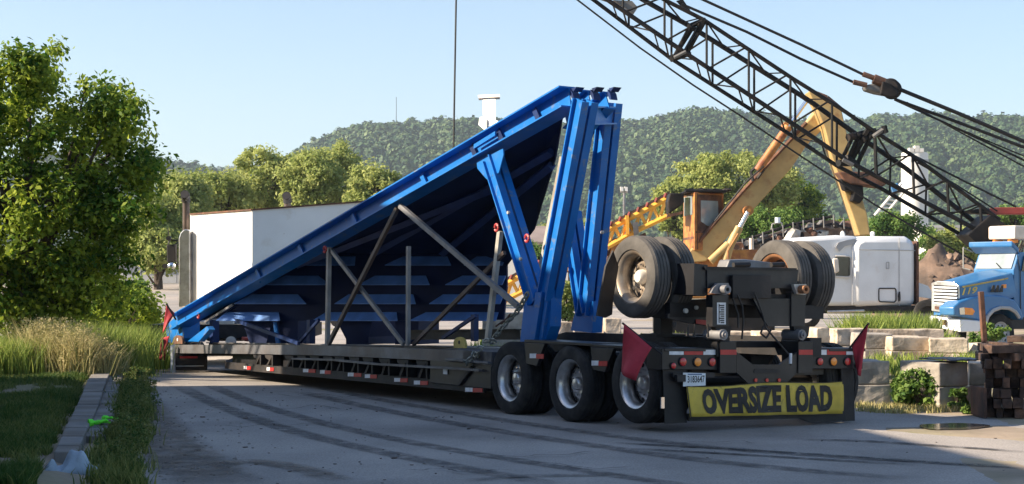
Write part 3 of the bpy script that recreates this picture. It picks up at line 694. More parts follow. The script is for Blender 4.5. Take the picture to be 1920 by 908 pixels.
sp = bpoly('serial_plate', 'white_tape', [(1344.5, 567.5), (1361, 567.5), (1361, 608.5), (1344.5, 608.5)], UB-.046, .004)
q = nb()
for k in range(9):
    y = 572+k*4; q.prism([rq(x, yy, UB-.050)[:] for x, yy in ((1349.5+(k % 3), y), (1358, y), (1358, y+2.2), (1349.5+(k % 3), y+2.2))], (0, .003, 0))
q.prism([rq(x, yy, UB-.050)[:] for x, yy in ((1348, 570), (1349.2, 570), (1349.2, 606), (1348, 606))], (0, .003, 0)); q.build('barcode', 'ink', sp)
# fender behind the left pair and stand
bpoly('fender', 'black_frame', [(1150, 470), (1136, 500), (1128, 545), (1120, 592), (1136, 596), (1148, 590), (1150, 560), (1160, 500)], BU+.20, .03)
q = nb(); q.box((.3, BU-.4, 1.30), (2.6, BU-.3, 1.46)); q.build('lower_beam', 'black_frame', boost)
q = nb(); q.box((.55, BU+.1, 1.08), (.72, BU+.25, 1.5)); q.build('stand', 'black_frame', boost, bevel=.005)
q = nb(); q.box((.42, BU+.02, 1.06), (.85, BU+.33, 1.095)); q.build('stand_foot', 'black_frame', boost)
a, b_ = rq(1120, 590, UB+.3), rq(1336, 612, UB+.3)
q = nb(); q.prism([rq(x, y, UB+.35)[:] for x, y in ((1252, 590), (1300, 562), (1336, 560), (1336, 613), (1290, 606), (1252, 597))], (0, .05, 0)); q.build('rear_panel', 'black_gloss', boost)
bpoly('red_reflector', 'red_tape', [(1305, 599), (1333, 601), (1333, 611), (1305, 607)], UB+.33, .004)
for x, y, r in ((1284, 583, .028), (1304, 577, .022)):
    c = rq(x, y, UB+.34); nb().disc(c, (0, -1, 0), r, .03, 12).build('lamp', 'hub_white', boost, True)
nb().disc(rq(1330, 583, UB+.2), (0, -1, 0), .05, .03, 16).build('lamp_housing', 'rubber', boost, True)
# arms under the beam
q = nb(); q.prism([rq(x, y, UB+.5)[:] for x, y in ((1368, 487), (1398, 486), (1480, 496), (1480, 508), (1360, 508))], (0, .2, 0)); q.build('air_tank', 'grey_steel', boost, bevel=.02)
for x0, x1 in ((1375, 1405), (1446, 1470)): nb().tube(rq(x0, 497, UB), rq(x1, 496, UB), .03).build('hose_fitting', 'black_frame', boost, True)
for pts in ([(1382, 552), (1392, 575), (1394, 600), (1391, 636)], [(1374, 560), (1384, 590), (1384, 615)], [(1414, 548), (1430, 590), (1436, 615), (1470, 655), (1482, 668), (1483, 685)], [(1432, 612), (1426, 625), (1437, 634), (1446, 618)], [(1290, 608), (1290, 630), (1302, 632), (1303, 608)], [(1327, 608), (1328, 632)], [(1262, 604), (1264, 614), (1268, 604)]):
    q = nb(); P3 = [rq(x, y, UB-.09) for x, y in pts]; q.path(P3, .011, 6); q.build('air_hose', 'ink', boost, True)
c = rq(1482, 682, UB-.1); nb().tube(c, c+Vector((.0, 0, .12)), .018, 8).build('hose_tip', 'white_tape', boost, True)
# ============================================================ RED FLAGS
def flag(label, pole, cloth, r=.012, wave=.03, group='red warning flags on the trailer'):
    base = pole[0]; t = thing('warning_flag', base, label, 'flag', group)
    MB().tube(pole[0], pole[1], r, 8).build('pole', 'wire', t, True)
    b = MB(); c = [Vector(p) for p in cloth]; n = 8
    nrm = (c[1]-c[0]).cross(c[3]-c[0]).normalized()
    for i in range(n+1):
        for j in range(n+1):
            s, q = i/n, j/n; p = (c[0]*(1-s)+c[1]*s)*(1-q)+(c[3]*(1-s)+c[2]*s)*q; b.v.append(p+nrm*wave*math.sin(5*s+2*q)*q)
    for i in range(n):
        for j in range(n): a = i*(n+1)+j; b.f.append((a, a+n+1, a+n+2, a+1))
    o = b.build('cloth', 'red_cloth', t, True); m_ = o.modifiers.new('thick', 'SOLIDIFY'); m_.thickness = .004
    return t
d0 = SW(1240, 660, -.06).y-.1
flag('large red flag hanging over the rear wheel on a slanted pole', (P(1242, 665, d0), P(1167, 606, d0+.25)), [P(1170, 608, d0+.22), P(1222, 652, d0), P(1189, 714, d0-.02), P(1160, 697, d0+.2)], .012, .06)
d1 = (T @ Vector((W, UR, .8))).y
flag('red flag at the right end of the rear light bar', (P(1590, 657, d1-.1), P(1629, 606, d1-.2)), [P(1597, 650, d1-.12), P(1628, 608, d1-.22), P(1613, 706, d1-.2), P(1606, 700, d1-.15)])
d2 = SW(318, 620, 0).y+.2
flag('upper red flag at the far left end of the blue beam', (P(330, 600, d2), P(312, 570, d2)), [P(312, 571, d2), P(328, 588, d2), P(313, 612, d2), P(304, 626, d2)], .018)
flag('lower red flag hanging below the left end of the blue beam', (P(306, 636, d2), P(302, 668, d2)), [P(302, 634, d2), P(318, 630, d2), P(308, 676, d2), P(296, 674, d2)], .016)
# ============================================================ BLUE LOAD
VN, VM, VF = .35, .72, 1.06
load = thing('blue_steel_frame', T @ Vector((.8, 5, .8)), 'huge blue sloping steel hopper frame lying on the lowboy trailer', 'steel frame')
def L3(px, py, v=VN): return SW(px, py, v)
up_v = (rx)   # across direction
def beamL(name, p0, p1, dep, wid, m='blue_paint', v=VN, parent=load, v1=None):
    a, b_ = L3(*p0, v), L3(*p1, v if v1 is None else v1); d = (b_-a).normalized(); u_ = rx.cross(d).normalized()
    return MB().ibeam(a, b_, dep, wid, u_).build(name, m, parent)
main = beamL('main_beam', (333, 605), (1069, 182), .275, .30)
# splice plates and stiffeners on the web
def onbeam(s, across, off):   # s along px x position
    y = 605+(182-605)*(s-333)/(1069-333); return L3(s, y+across, VN+off)
for s in (884, 934, 1002, 480, 560, 660, 790):
    a = onbeam(s, -15, -.05); b_ = onbeam(s+9, 12, -.05); MB().bar(a, b_, .09, .02, rx).build('web_stiffener', 'blue_paint' if s < 880 else 'blue_paint_shaded', load)
for s0, s1 in ((888, 928),):
    MB().prism([onbeam(s0, -15, -.105), onbeam(s1, -17, -.105), onbeam(s1, -9, -.105), onbeam(s0, -7, -.105)], rx*.02).build('splice_plate', 'blue_paint', load)
# end plate at the low end and foot
MB().prism([L3(*p) for p in ((311, 610), (342, 584), (342, 634), (338, 643), (313, 642))], rx*.35).build('end_plate', 'blue_paint', load)
MB().prism([L3(*p) for p in ((352, 640), (388, 612), (392, 618), (372, 641))], rx*.12).build('foot_gusset', 'blue_paint', load)
beamL('inner_beam', (1062, 226), (1106, 186), .26, .17, v=VM); beamL('inner_beam', (1092, 236), (1139, 188), .26, .17, v=VF)
# hooked tips
for x, v in ((1072, VN), (1110, VM), (1142, VF)):
    MB().prism([L3(*p, v) for p in ((x-3, 168), (x+2, 176), (x+4, 187), (x+1, 187), (x-3, 178))], rx*.1).build('tip_plate', 'blue_paint_shaded', load)
    MB().prism([L3(*p, v) for p in ((x-1, 166), (x+9, 163), (x+3, 172))], rx*.12).build('tip_plate', 'blue_paint_shaded', load)
# legs of the near V
for p0, p1, dep, v0 in (((916, 297), (1000, 566), .19, VN), ((1089, 188), (1020, 560), .23, VN), ((1062, 398), (1091, 590), .16, VF+.3), ((1136, 192), (1095, 590), .22, VF+.3)):
    leg = beamL('leg', p0, p1, dep, .105, v=v0-.05); a_, b_ = leg, None
    dsp = rx*.14; MB().ibeam(L3(*p0, v0-.05)+dsp, L3(*p1, v0-.05)+dsp, dep, .105, rx.cross((L3(*p1, v0)-L3(*p0, v0)).normalized())).build('leg', 'blue_paint', load)
MB().prism([L3(*p, VN-.06) for p in ((893, 300), (943, 279), (944, 290), (935, 324), (912, 336), (895, 316))], rx*.02).build('gusset', 'blue_paint', load)
MB().prism([L3(*p, VN-.02) for p in ((985, 548), (998, 545), (1012, 545), (1034, 543), (1032, 612), (1022, 640), (975, 641))], rx*.16).build('leg_foot', 'blue_paint', load)
MB().prism([L3(*p, VN-.10) for p in ((1004, 548), (1016, 548), (1002, 638), (992, 640))], rx*.09).build('foot_stiffener', 'blue_paint', load)
MB().prism([L3(*p, VN-.06) for p in ((1024, 545), (1030, 545), (1016, 638), (1010, 638))], rx*.05).build('foot_stiffener', 'blue_paint', load)
MB().prism([L3(*p, VF+.26) for p in ((1094, 570), (1112, 565), (1113, 585), (1110, 624), (1070, 620), (1076, 592))], rx*.16).build('leg_foot', 'blue_paint', load)
a, b_ = L3(1100, 217, VN+.1), L3(1146, 217, VF+.3); MB().ibeam(a, b_, .23, .15, (0, 0, 1)).build('top_cross_beam', 'blue_paint', load)
MB().prism([L3(*p, VF+.2) for p in ((1098, 236), (1118, 236), (1098, 275), (1092, 280))], rx*.03).build('gusset', 'blue_paint_shaded', load)
for x, y in ((955, 399), (978, 486)): MB().disc(L3(x, y, VN-.1), -rx, .022, .03, 8).build('bolt', 'pale_steel', load)
for x, y in ((1131, 436), (1136, 560)): MB().disc(L3(x, y, VF+.18), -rx, .022, .03, 8).build('bolt', 'pale_steel', load)
# hopper sheet under the beam, its shade painted into the blue, running back to the ribbed wall
def WP(px, py):                 # point on the back wall
    A = P(400, 500, 31.0); B = P(950, 500, 27.6); a = (px-960)/F
    # a*y = x on the wall line
    dx, dy = B.x-A.x, B.y-A.y; t = (a*A.y-A.x)/(dx-a*dy); y = A.y+dy*t
    return Vector((a*y, y, CH+(HOR-py)*y/F))
def beamline(px): y = 605+(182-605)*(px-333)/(1069-333)+19; return L3(px, y, VN+.12)
top = [beamline(x) for x in (372, 450, 540, 620, 700, 780, 860, 930, 985, 1030, 1058)]
bot = [WP(414, 596), WP(460, 562), WP(520, 522), WP(580, 478), WP(660, 476), WP(740, 476), WP(830, 476), WP(900, 476), WP(950, 500), P(1003, 430, 25.6), P(1040, 300, 22.6)]
sh = MB(); n = len(top)
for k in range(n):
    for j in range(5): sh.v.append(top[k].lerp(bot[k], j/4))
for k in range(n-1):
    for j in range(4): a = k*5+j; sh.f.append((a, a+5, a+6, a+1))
o = sh.build('hopper_sheet', 'blue_interior_shaded', load); md = o.modifiers.new('t', 'SOLIDIFY'); md.thickness = .02
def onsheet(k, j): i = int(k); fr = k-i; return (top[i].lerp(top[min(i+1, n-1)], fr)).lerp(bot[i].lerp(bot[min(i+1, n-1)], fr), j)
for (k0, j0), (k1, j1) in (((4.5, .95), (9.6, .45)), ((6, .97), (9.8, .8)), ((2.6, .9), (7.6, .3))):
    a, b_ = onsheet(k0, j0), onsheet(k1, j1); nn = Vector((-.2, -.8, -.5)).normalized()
    MB().bar(a+nn*.06, b_+nn*.06, .10, .08, nn).build('sheet_stiffener', 'blue_stiffener_shaded', load)
MB().prism([WP(408, 602), WP(414, 594), WP(580, 474), WP(950, 474), WP(950, 540), WP(944, 600)], (WP(900, 500)-WP(500, 500)).cross(Vector((0, 0, 1))).normalized()*-.04).build('back_wall', 'blue_interior_shaded', load)
wn = (WP(900, 500)-WP(500, 500)).cross(Vector((0, 0, 1))).normalized()      # towards the camera
if wn.y > 0: wn = -wn
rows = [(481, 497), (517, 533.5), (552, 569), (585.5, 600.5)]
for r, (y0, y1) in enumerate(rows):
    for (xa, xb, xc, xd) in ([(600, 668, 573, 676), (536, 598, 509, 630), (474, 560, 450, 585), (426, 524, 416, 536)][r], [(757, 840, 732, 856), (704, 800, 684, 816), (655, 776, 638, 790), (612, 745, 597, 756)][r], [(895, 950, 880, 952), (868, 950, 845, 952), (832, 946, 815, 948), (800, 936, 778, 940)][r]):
        b = MB(); b.prism([WP(xa, y0)+wn*.02, WP(xb, y0)+wn*.02, WP(xd, y1)+wn*.16, WP(xc, y1)+wn*.16], Vector((0, 0, -.012))); b.build('rib', 'blue_rib_skylit', load)
# lower supports and hoppers feet of the load
def post(name, p0, p1, wd, m='grey_steel', v=VN+.05, ww=None, parent=load, v1=None):
    return MB().bar(L3(*p0, v), L3(*p1, v if v1 is None else v1), wd, ww or wd*.8, rx).build(name, m, parent)
beamL('base_skid', (392, 647), (860, 655), .10, .12, 'deck_metal', v=VN+.3)
post('strut', (402, 600), (402, 644), .16, 'blue_paint_shaded', v=VN+.3); post('strut', (583, 600), (583, 645), .13, 'blue_paint_shaded', v=VN+.6)
post('strut', (890, 590), (890, 640), .10, 'blue_paint_shaded', v=VN+1.2)
MB().prism([WP(x, y)+wn*.02 for x, y in ((455, 601), (512, 601), (500, 646), (470, 646))], -wn*.9).build('hopper_outlet', 'blue_interior_shaded', load)
MB().prism([WP(x, y)+wn*.02 for x, y in ((632, 601), (700, 601), (692, 632), (692, 646), (650, 646), (650, 636))], -wn*.9).build('hopper_outlet', 'blue_interior_shaded', load)
MB().prism([WP(x, y)+wn*.02 for x, y in ((742, 601), (786, 601), (786, 646), (742, 646))], -wn*.6).build('hopper_outlet', 'blue_interior_shaded', load)
MB().prism([WP(x, y)+wn*.02 for x, y in ((523, 601), (560, 601), (560, 646), (530, 646))], -wn*.3).build('hopper_outlet', 'blue_interior_shaded', load)
MB().prism([WP(x, y)+wn*.06 for x, y in ((518, 604), (523, 604), (530, 643), (523, 643))], wn*.03).build('blue_strap', 'blue_paint', load)
beamL('long_cross_rail', (770, 628), (975, 627), .16, .12, 'black_frame', v=VN+1.7)
for nm, p0, p1, wd, m, v in (('upright', (617, 464), (614, 646), .075, 'grey_steel', .0), ('brace', (622, 470), (757, 646), .06, 'grey_steel', .02), ('brace', (745, 390), (616, 646), .065, 'brown_steel', -.05),
                             ('brace', (750, 386), (972, 575), .07, 'grey_steel', -.05), ('upright', (766, 462), (765, 647), .062, 'grey_steel', .02), ('brace', (946, 474), (775, 646), .055, 'brown_steel', .1),
                             ('brace', (408, 588), (560, 644), .06, 'blue_paint_shaded', .1), ('upright', (938, 434), (914, 642), .075, 'pale_steel', .1), ('upright', (1054, 294), (1006, 545), .055, 'pale_steel', .25),
                             ('brace', (385, 604), (436, 572), .04, 'grey_steel', -.02), ('brace', (560, 644), (598, 600), .05, 'blue_paint_shaded', .4), ('brace', (830, 634), (892, 592), .05, 'blue_paint_shaded', .9)):
    post(nm, p0, p1, wd, m, VN+v)
for x, y in ((609, 468), (372, 592), (931, 427), (988, 447)):
    c = L3(x, y, VN-.12 if x < 900 else VN); b = MB(); k = 10; R_, r_ = .045, .018
    pts = [c+(ax*math.cos(t)+Vector((0, 0, 1))*math.sin(t))*R_ for t in [2*math.pi*i/k*.9 for i in range(k+1)]]; b.path(pts, r_, 6); b.build('lifting_ring', 'hook_red', load, True)
for x, y in ((867, 281), (818, 311), (770, 338), (724, 367), (968, 215)):
    c = L3(x, y, VN+.1); MB().prism([c+ax*.05+Vector((0, 0, -.06)), c-ax*.05+Vector((0, 0, -.04)), c-ax*.04+Vector((0, 0, .05)), c+ax*.045+Vector((0, 0, .04))], rx*.12).build('white_block', 'white_steel', load, bevel=.005)
# white pedestal on the slope
ped = thing('white_pedestal', L3(918, 240, VM), 'white steel pedestal with a flat cap standing on top of the blue slope', 'pedestal')
MB().prism([L3(*p, VM) for p in ((896, 178.5), (937, 177), (937, 182), (897, 184))], (0, .3, 0)).build('cap', 'cream', ped)
MB().prism([L3(*p, VM+.04) for p in ((905, 184), (929, 183), (929, 225), (936, 228), (938, 236), (914, 247), (906, 236))], (0, .16, 0)).build('column', 'white_steel', ped)
MB().prism([L3(*p, VM) for p in ((899, 221), (904, 218), (912, 224), (912, 247), (897, 234))], (0, .05, 0)).build('side_wing', 'white_steel', ped)
MB().prism([L3(*p, VM) for p in ((890, 257), (916, 243), (918, 248), (892, 262))], (0, .2, 0)).build('base_plate', 'white_steel', ped)
# yellow lug on the deck
lug = thing('yellow_lashing_lug', L3(861, 655, .12), 'yellow painted half round lashing lug on the trailer deck', 'lashing lug')
pts = [L3(851, 653, .1)]+[L3(861-11*math.cos(t), 644-12*math.sin(t), .1) for t in [i*math.pi/8 for i in range(9)]]+[L3(872, 653, .1)]
MB().prism(pts, rx*.03).build('plate', 'lug_yellow', lug)
MB().disc(L3(861, 642, .1), -rx, .026, .004, 12).build('eye_hole', 'ink', lug)
lug2 = thing('deck_end_lug', L3(333, 645, .1), 'dark half round lashing lug at the far left deck end', 'lashing lug')
pts = [L3(324, 645, .1)]+[L3(333-9*math.cos(t), 638-9*math.sin(t), .1) for t in [i*math.pi/8 for i in range(9)]]+[L3(342, 645, .1)]
MB().prism(pts, rx*.04).build('plate', 'rust', lug2); MB().disc(L3(333, 637, .1), -rx, .03, .006, 12).build('eye_hole', 'white_tape', lug2)
# chain
def chain(label, pts, link=.055, r=.0075, bunch=0):
    t = thing('load_chain', pts[0], label, 'chain'); t_ = 0; m0 = None; segs = [(Vector(a), Vector(b)) for a, b in zip(pts, pts[1:])]
    b = MB(); k = 0
    tor = []
    for i in range(12):
        a = 2*math.pi*i/12; tor.append(Vector((math.cos(a)*.5, math.sin(a)*.3, 0)))
    for a, c in segs:
        L_ = (c-a).length; nn = max(1, int(L_/(link*.72))); d = (c-a).normalized(); s1 = d.cross(Vector((0, 0, 1))).normalized(); s2 = d.cross(s1)
        for i in range(nn):
            p = a.lerp(c, (i+.5)/nn); sd_ = s1 if k % 2 else s2; k += 1
            if bunch: p = p+Vector([rng.normal(0, bunch) for _ in range(3)]); dd = (d+Vector([rng.normal(0, .6) for _ in range(3)])).normalized(); sd2 = (sd_+Vector([rng.normal(0, .6) for _ in range(3)])).cross(dd).normalized()
            else: dd, sd2 = d, sd_
            ring = [p+dd*q.x*link+sd2*q.y*link for q in tor]; MB().path(ring+[ring[0]], r, 5).build('link', 'chain_metal', t, True)
    return t
dC = lambda x, y, v=-.05: SW(x, y, v)
chain('lashing chain running from the blue leg down to the deck', [dC(990, 550), dC(972, 582), dC(951, 604), dC(928, 631)], .10, .014)
chain('bunched loose end of chain piled beside the first trailer wheel', [dC(930, 628), dC(912, 640), dC(898, 655), dC(885, 668), dC(872, 684)], .09, .012, .028)
bd = MB(); bd.path([dC(958, 590), dC(950, 600), dC(940, 606)], .022, 8); bd.path([dC(952, 596), dC(930, 612)], .012, 6); tag(bd.build('chain_binder', 'rust', None, True), 'rusty chain binder clamped on the lashing chain', 'chain binder')
# ============================================================ LEFT: verge, kerb, plants
def gp(px, py, z=None):
    z = 0 if z is None else z; p = G(px, py, z); return p
LM = [(700, 172, 207, 232), (715, 163, 200, 226), (735, 155, 193, 221), (758, 145, 186, 217), (780, 134, 176, 211), (802, 122, 165, 203), (818, 115, 158, 198), (836, 107, 150, 192), (848, 101, 146, 188)]
kerb = tag(empty('kerb', G(160, 780, 0)), 'low edging of weathered concrete slabs beside the grass', kind='structure')
del kerb['label']
for k in range(len(LM)-1):
    y0, a0, m0, r0_ = LM[k]; y1, a1, m1, r1_ = LM[k+1]; e = 1.2
    for x0, x1, x2, x3, z in ((a0, m0-1, a1, m1-1, .15), (m0+1, r0_, m1+1, r1_, .10)):
        if z == .10 and k > 5: continue
        zt = z+random.uniform(-.015, .015)
        q = [G(x2, y1-e, zt), G(x3, y1-e, zt), G(x1, y0+.3, zt), G(x0, y0+.3, zt)]
        MB().prism(q, (0, 0, -.14-z)).build('slab', 'kerb_concrete', kerb, bevel=.012)
# lawn and weeds (nobody could count the blades)
def scatter_px(n, x0, x1, y0, y1, ok=None):
    out = []
    while len(out) < n:
        m = n*2; y = 1/rng.uniform(1/(y1-HOR+60), 1/(y0-HOR+60), m)+HOR-60; x = rng.uniform(x0, x1, m)
        d = CH*F/(y-HOR)
        X = (x-960)*d/F
        for a, b, c, e in zip(X, d, x, y):
            if (ok is None or ok(a, b, c, e)) and len(out) < n: out.append((a, b, gz(a, b)-.01))
    return np.array(out)
def kx(py):      # px of the left side of the kerb at a picture row
    for (y0, a0, *_), (y1, a1, *_) in zip(LM, LM[1:]):
        if py <= y1: return a0+(a1-a0)*(py-y0)/(y1-y0)
    return a1+(py-y1)*-.45
lawn = scatter_px(46000, -40, 240, 702, 940, lambda X, Y, x, y: x < kx(y)+4*math.sin(y*.3) and Y > 12.3)
nz_ = np.array([noise.noise(Vector((a*.9, b*.5, 0)))+.5*noise.noise(Vector((a*3, b*2, 4))) for a, b, _ in lawn]); kp = nz_ > -.34+.25*rng.random(len(nz_)); lawn = lawn[kp]; nz_ = nz_[kp]
blades(lawn, rng.uniform(.03, .11, len(lawn))*(1+.8*np.clip(nz_, 0, 1)), .0055, .8, 'grass_blade', 'lawn', np.clip(.32-nz_*.5+rng.normal(0, .22, len(nz_)), 0, 1), label='short green grass of the verge left of the kerb', cat='grass')
far = scatter_px(6000, -40, 225, 655, 712, lambda X, Y, x, y: x < 225)
blades(far, rng.uniform(.05, .2, len(far)), .009, .8, 'straw_blade', 'dry_grass', label='dry yellow grass in the sun below the tall weeds', cat='grass')
# tall straw coloured weeds
pts = []; hh = []
for cx, cy, r, n, h0, h1 in ((-7.75, 29.3, .26, 1000, .3, .95), (-7.35, 28.9, .22, 800, .3, .85), (-7.05, 29.2, .18, 600, .25, .7), (-8.15, 29.6, .22, 900, .4, 1.05), (-8.5, 29.2, .2, 500, .2, .6), (-9.0, 29.2, .35, 600, .15, .5)):
    a, b = tuft(n, cx, cy, r, h0, h1); pts.append(a); hh.append(b)
s_ = np.concatenate(pts); hs_ = np.concatenate(hh); v, f, tt = leaves([(a, b, c+h*.93) for (a, b, c), h in list(zip(s_, hs_))[::3]], [.05+.03*random.random() for _ in range(len(s_[::3]))], 9, .016); bigmesh('seed_heads', v, f, 'straw_blade', np.clip(tt+.3, 0, 1), kind='stuff')
blades(s_, hs_, .007, .7, 'straw_blade', 'tall_weeds', label='tall straw coloured weeds in the sun before the oak', cat='weeds')
pts = []; hh = []
for i in range(26):
    a, b = tuft(520, rng.uniform(-9.8, -8.2), rng.uniform(28.4, 31), .22, .25, .7); pts.append(a); hh.append(b)
for i in range(14):
    a, b = tuft(420, rng.uniform(-8.2, -7.0), rng.uniform(30.2, 34), .25, .4, .95); pts.append(a); hh.append(b)
s_ = np.concatenate(pts); blades(s_, np.concatenate(hh), .009, .5, 'weed_blade', 'green_weeds', label='green waist high weeds growing under the oak', cat='weeds')
# weed strip between kerb and road
pts = []; hh = []
for i in range(75):
    y = rng.uniform(690, 925); k = (y-690)/195; x = 258-34*k+rng.normal(0, 12+5*k)
    if x < 205-35*k: continue
    p = G(x, y); a, b = tuft(120, p.x, p.y, .10, .05, .20); a[:, 2] = 0; pts.append(a); hh.append(b)
s_ = np.concatenate(pts); blades(s_, np.concatenate(hh), .007, .55, 'grass_blade', 'verge_weeds', label='dark green weeds between the kerb slabs and the asphalt', cat='weeds')
pts = []; rr = []
for i in range(170):
    y = rng.uniform(700, 885); k = (y-700)/185; x = 262-30*k+rng.normal(0, 15+6*k); p = G(x, y); pts.append((p.x, p.y, rng.uniform(.04, .26))); rr.append(.08)
v, f, tt = leaves(pts, rr, 46, .017); bigmesh('broad_leaf_weeds', v, f, 'grass_blade', tt, kind='stuff')
# small litter of leaves and crumbs on the asphalt
cr = MB()
for i in range(260):
    y = 1/rng.uniform(1/420., 1/200.)+HOR; x = rng.uniform(230, 900) if rng.random() < .75 else rng.uniform(600, 1900); p = G(x, y, .006); s = rng.uniform(.006, .02)*(1.9 if rng.random() < .08 else 1)
    a = rng.uniform(0, 3.1); c_, s__ = math.cos(a)*s, math.sin(a)*s; cr.prism([p+Vector((c_, s__, 0)), p+Vector((-s__*.6, c_*.6, 0)), p+Vector((-c_, -s__, 0)), p+Vector((s__*.5, -c_*.5, 0))], (0, 0, s*.35))
o = cr.build('litter', 'scrap'); tag(o, 'small dark crumbs and leaves scattered on the asphalt', kind='stuff')
cr = MB()
for i in range(240):
    y = rng.uniform(720, 905); x = 300+(rng.random()**2)*180; p = G(x, y, .0); cr.blob(p, rng.uniform(.008, .022), jit=.3, seed=i, sub=0)
tag(cr.build('gravel', 'stone'), 'gravel along the edge of the asphalt', kind='stuff')
# rag, gloves, flat stone
rag = MB(); nU, nV = 22, 9
A_, B_ = G(90, 893, .0), G(192, 888, .0)
for i in range(nU+1):
    for j in range(nV+1):
        s, t = i/nU, j/nV; p = A_.lerp(B_, s)+Vector((0, .34*(t-.75), 0)); h = .07+1.2*.10*math.exp(-((s-.55)/.22)**2)+.06*math.exp(-((s-.1)/.1)**2)+.035*math.sin(9*s+5*t)+.02*math.sin(23*s-4*t)
        p.z = max(.01, h*(1-abs(2*t-1)**2.5)+.01); p.x += .03*math.sin(6*t); rag.v.append(p)
for i in range(nU):
    for j in range(nV): a = i*(nV+1)+j; rag.f.append((a, a+nV+1, a+nV+2, a+1))
o = rag.build('crumpled_rag', 'rag', None, True); md = o.modifiers.new('t', 'SOLIDIFY'); md.thickness = .008
tag(o, 'crumpled pale blue rag lying at the near end of the kerb', 'rag')
for k, (x, y, lab) in enumerate(((183, 797, 'left neon green work glove lying on the kerb edge'), (207, 791, 'right neon green work glove lying in the weeds'))):
    p = G(x, y, .11); g = MB(); a = .5-k*1.1; d = Vector((math.cos(a), math.sin(a), 0)); e = Vector((-d.y, d.x, 0))
    g.blob(p+Vector((0, 0, .03)), .055, 1.2, .8, .45, .3, k)
    for q in range(4): g.path([p+e*(.04*(q-1.5)*.7)+Vector((0, 0, .035)), p+d*.08+e*(.035*(q-1.5))+Vector((0, 0, .055-.01*q)), p+d*.125+e*(.035*(q-1.5))+Vector((0, 0, .02))], 0, 6, [.017, .015, .010])
    g.path([p+e*.05+Vector((0, 0, .03)), p+e*.09+d*.03+Vector((0, 0, .04))], 0, 6, [.017, .011]); g.path([p-d*.05+Vector((0, 0, .03)), p-d*.10+Vector((0, 0, .025))], 0, 8, [.038, .045])
    tag(g.build('work_glove', 'neon', None, True), lab, 'glove')
for k, (x, y, s, lab) in enumerate(((194, 812, .10, 'flat pale stone on the kerb below the neon gloves'), (232, 697, .10, 'pale stone at the far end of the kerb'), (250, 704, .07, 'small pale stone beside the far kerb end'), (276, 688, .09, 'grey stone near the end of the trailer'), (218, 704, .08, 'grey stone leaning on the kerb end'), (268, 708, .06, 'small grey stone at the edge of the weeds'))):
    p = G(x, y, .0); z = .12 if k == 0 else .03; tag(MB().blob(p+Vector((0, 0, z)), s, 1.4, 1, .35, .35, k+20).build('loose_stone', 'stone'), lab, 'stone')
# ---- trees
tree('oak_tree', 'large leafy green tree filling the left of the picture', (-9.75, 34.5, .1), (-9.75, 34.5, 3.5), (2.4, 1.55, 2.6), 290, 165, .062, 'leaf_oak', .42, .2, seed=3,
     extra=[((np.interp(z, [1.5, 2.3, 3.1, 3.7, 4.4, 5.0], [-7.75, -7.6, -7.35, -7.1, -7.2, -7.3])*1.027+random.uniform(-.3, .15), 34.3+random.uniform(-1, .8), z), .40) for z in (1.5, 1.9, 2.2, 2.5, 2.8, 3.1, 3.4, 3.7, 4.0, 4.4, 4.8, 5.0)]+[((random.uniform(-10.9, -8.3), 34.2+random.uniform(-.6, .8), random.uniform(.6, 2.0)), .45) for _ in range(46)]+[((-9.9+random.uniform(-.7, .7), 33.4, 5.9+random.uniform(-.4, .25)), .4) for _ in range(12)]+[((-11+random.uniform(-1, .6), 33.4, random.uniform(2, 5.8)), .5) for _ in range(30)]+[((random.uniform(-8.5, -7.4), 33.6, random.uniform(4.4, 5.3)), .42) for _ in range(10)])
tree('oak_tree', 'tall leafy tree left of the picture whose shade falls on the blue beam', (-14.2, 30.6, .1), (-12.8, 27.9, 7.7), (2.1, 1.2, 1.2), 60, 150, .11, 'leaf_oak', .5, .17, seed=9, extra=[((-12.8+random.uniform(-.8, .8), 29.7-5.0*k/45+random.uniform(-.3, .3), 6.2+2.75*k/45+random.uniform(-.5, .7)), .62) for k in range(46)])
tree('shrub', 'dark green shrub at the foot of the big tree by the lane', (-8.9, 39, .1), (-9.1, 39, .8), (1.0, 1.4, .9), 40, 130, .07, 'leaf_oak', .35, .05, 'shrub', seed=5)
tree('shrub', 'yellow green shrub beside the lane behind the flags', (-9.4, 43, .1), (-9.9, 43, .9), (.9, 1.2, .9), 34, 120, .07, 'leaf_bush', .32, .05, 'shrub', seed=6)
D = 105.
def at(px, py, d=D): return P(px, py, d)
for i, (x, y, rx_, rz_, dd, lab) in enumerate(((345, 385, 42, 50, 100, 'round green tree just right of the tall left exhaust stack'), (415, 372, 58, 52, 108, 'green tree above the left edge of the white lorry body'), (500, 342, 66, 60, 112, 'tallest green tree behind the white lorry body'),
                                  (585, 345, 50, 58, 106, 'green tree right of the tallest one behind the lorry'), (635, 335, 46, 56, 115, 'bright green tree in the middle of the row behind the lorry'), (705, 368, 48, 48, 104, 'low green tree where the blue beam crosses the tree row'), (300, 420, 40, 50, 95, 'green tree seen through the gap beside the mirror'), (540, 400, 215, 52, 118, 'wide hedge of green trees low behind the lorry'), (295, 468, 48, 36, 94, 'rounded green bush at the foot of the gap beside the mirror'))):
    s = dd/F; c = at(x, y, dd); tree('row_tree', lab, (c.x, dd, 0), c, (rx_*s*1.05, 2.2, rz_*s*1.05), 80 if rx_ < 100 else 170, 190, .12, 'leaf_far', .66, .2, group='trees behind the white lorry', seed=30+i)
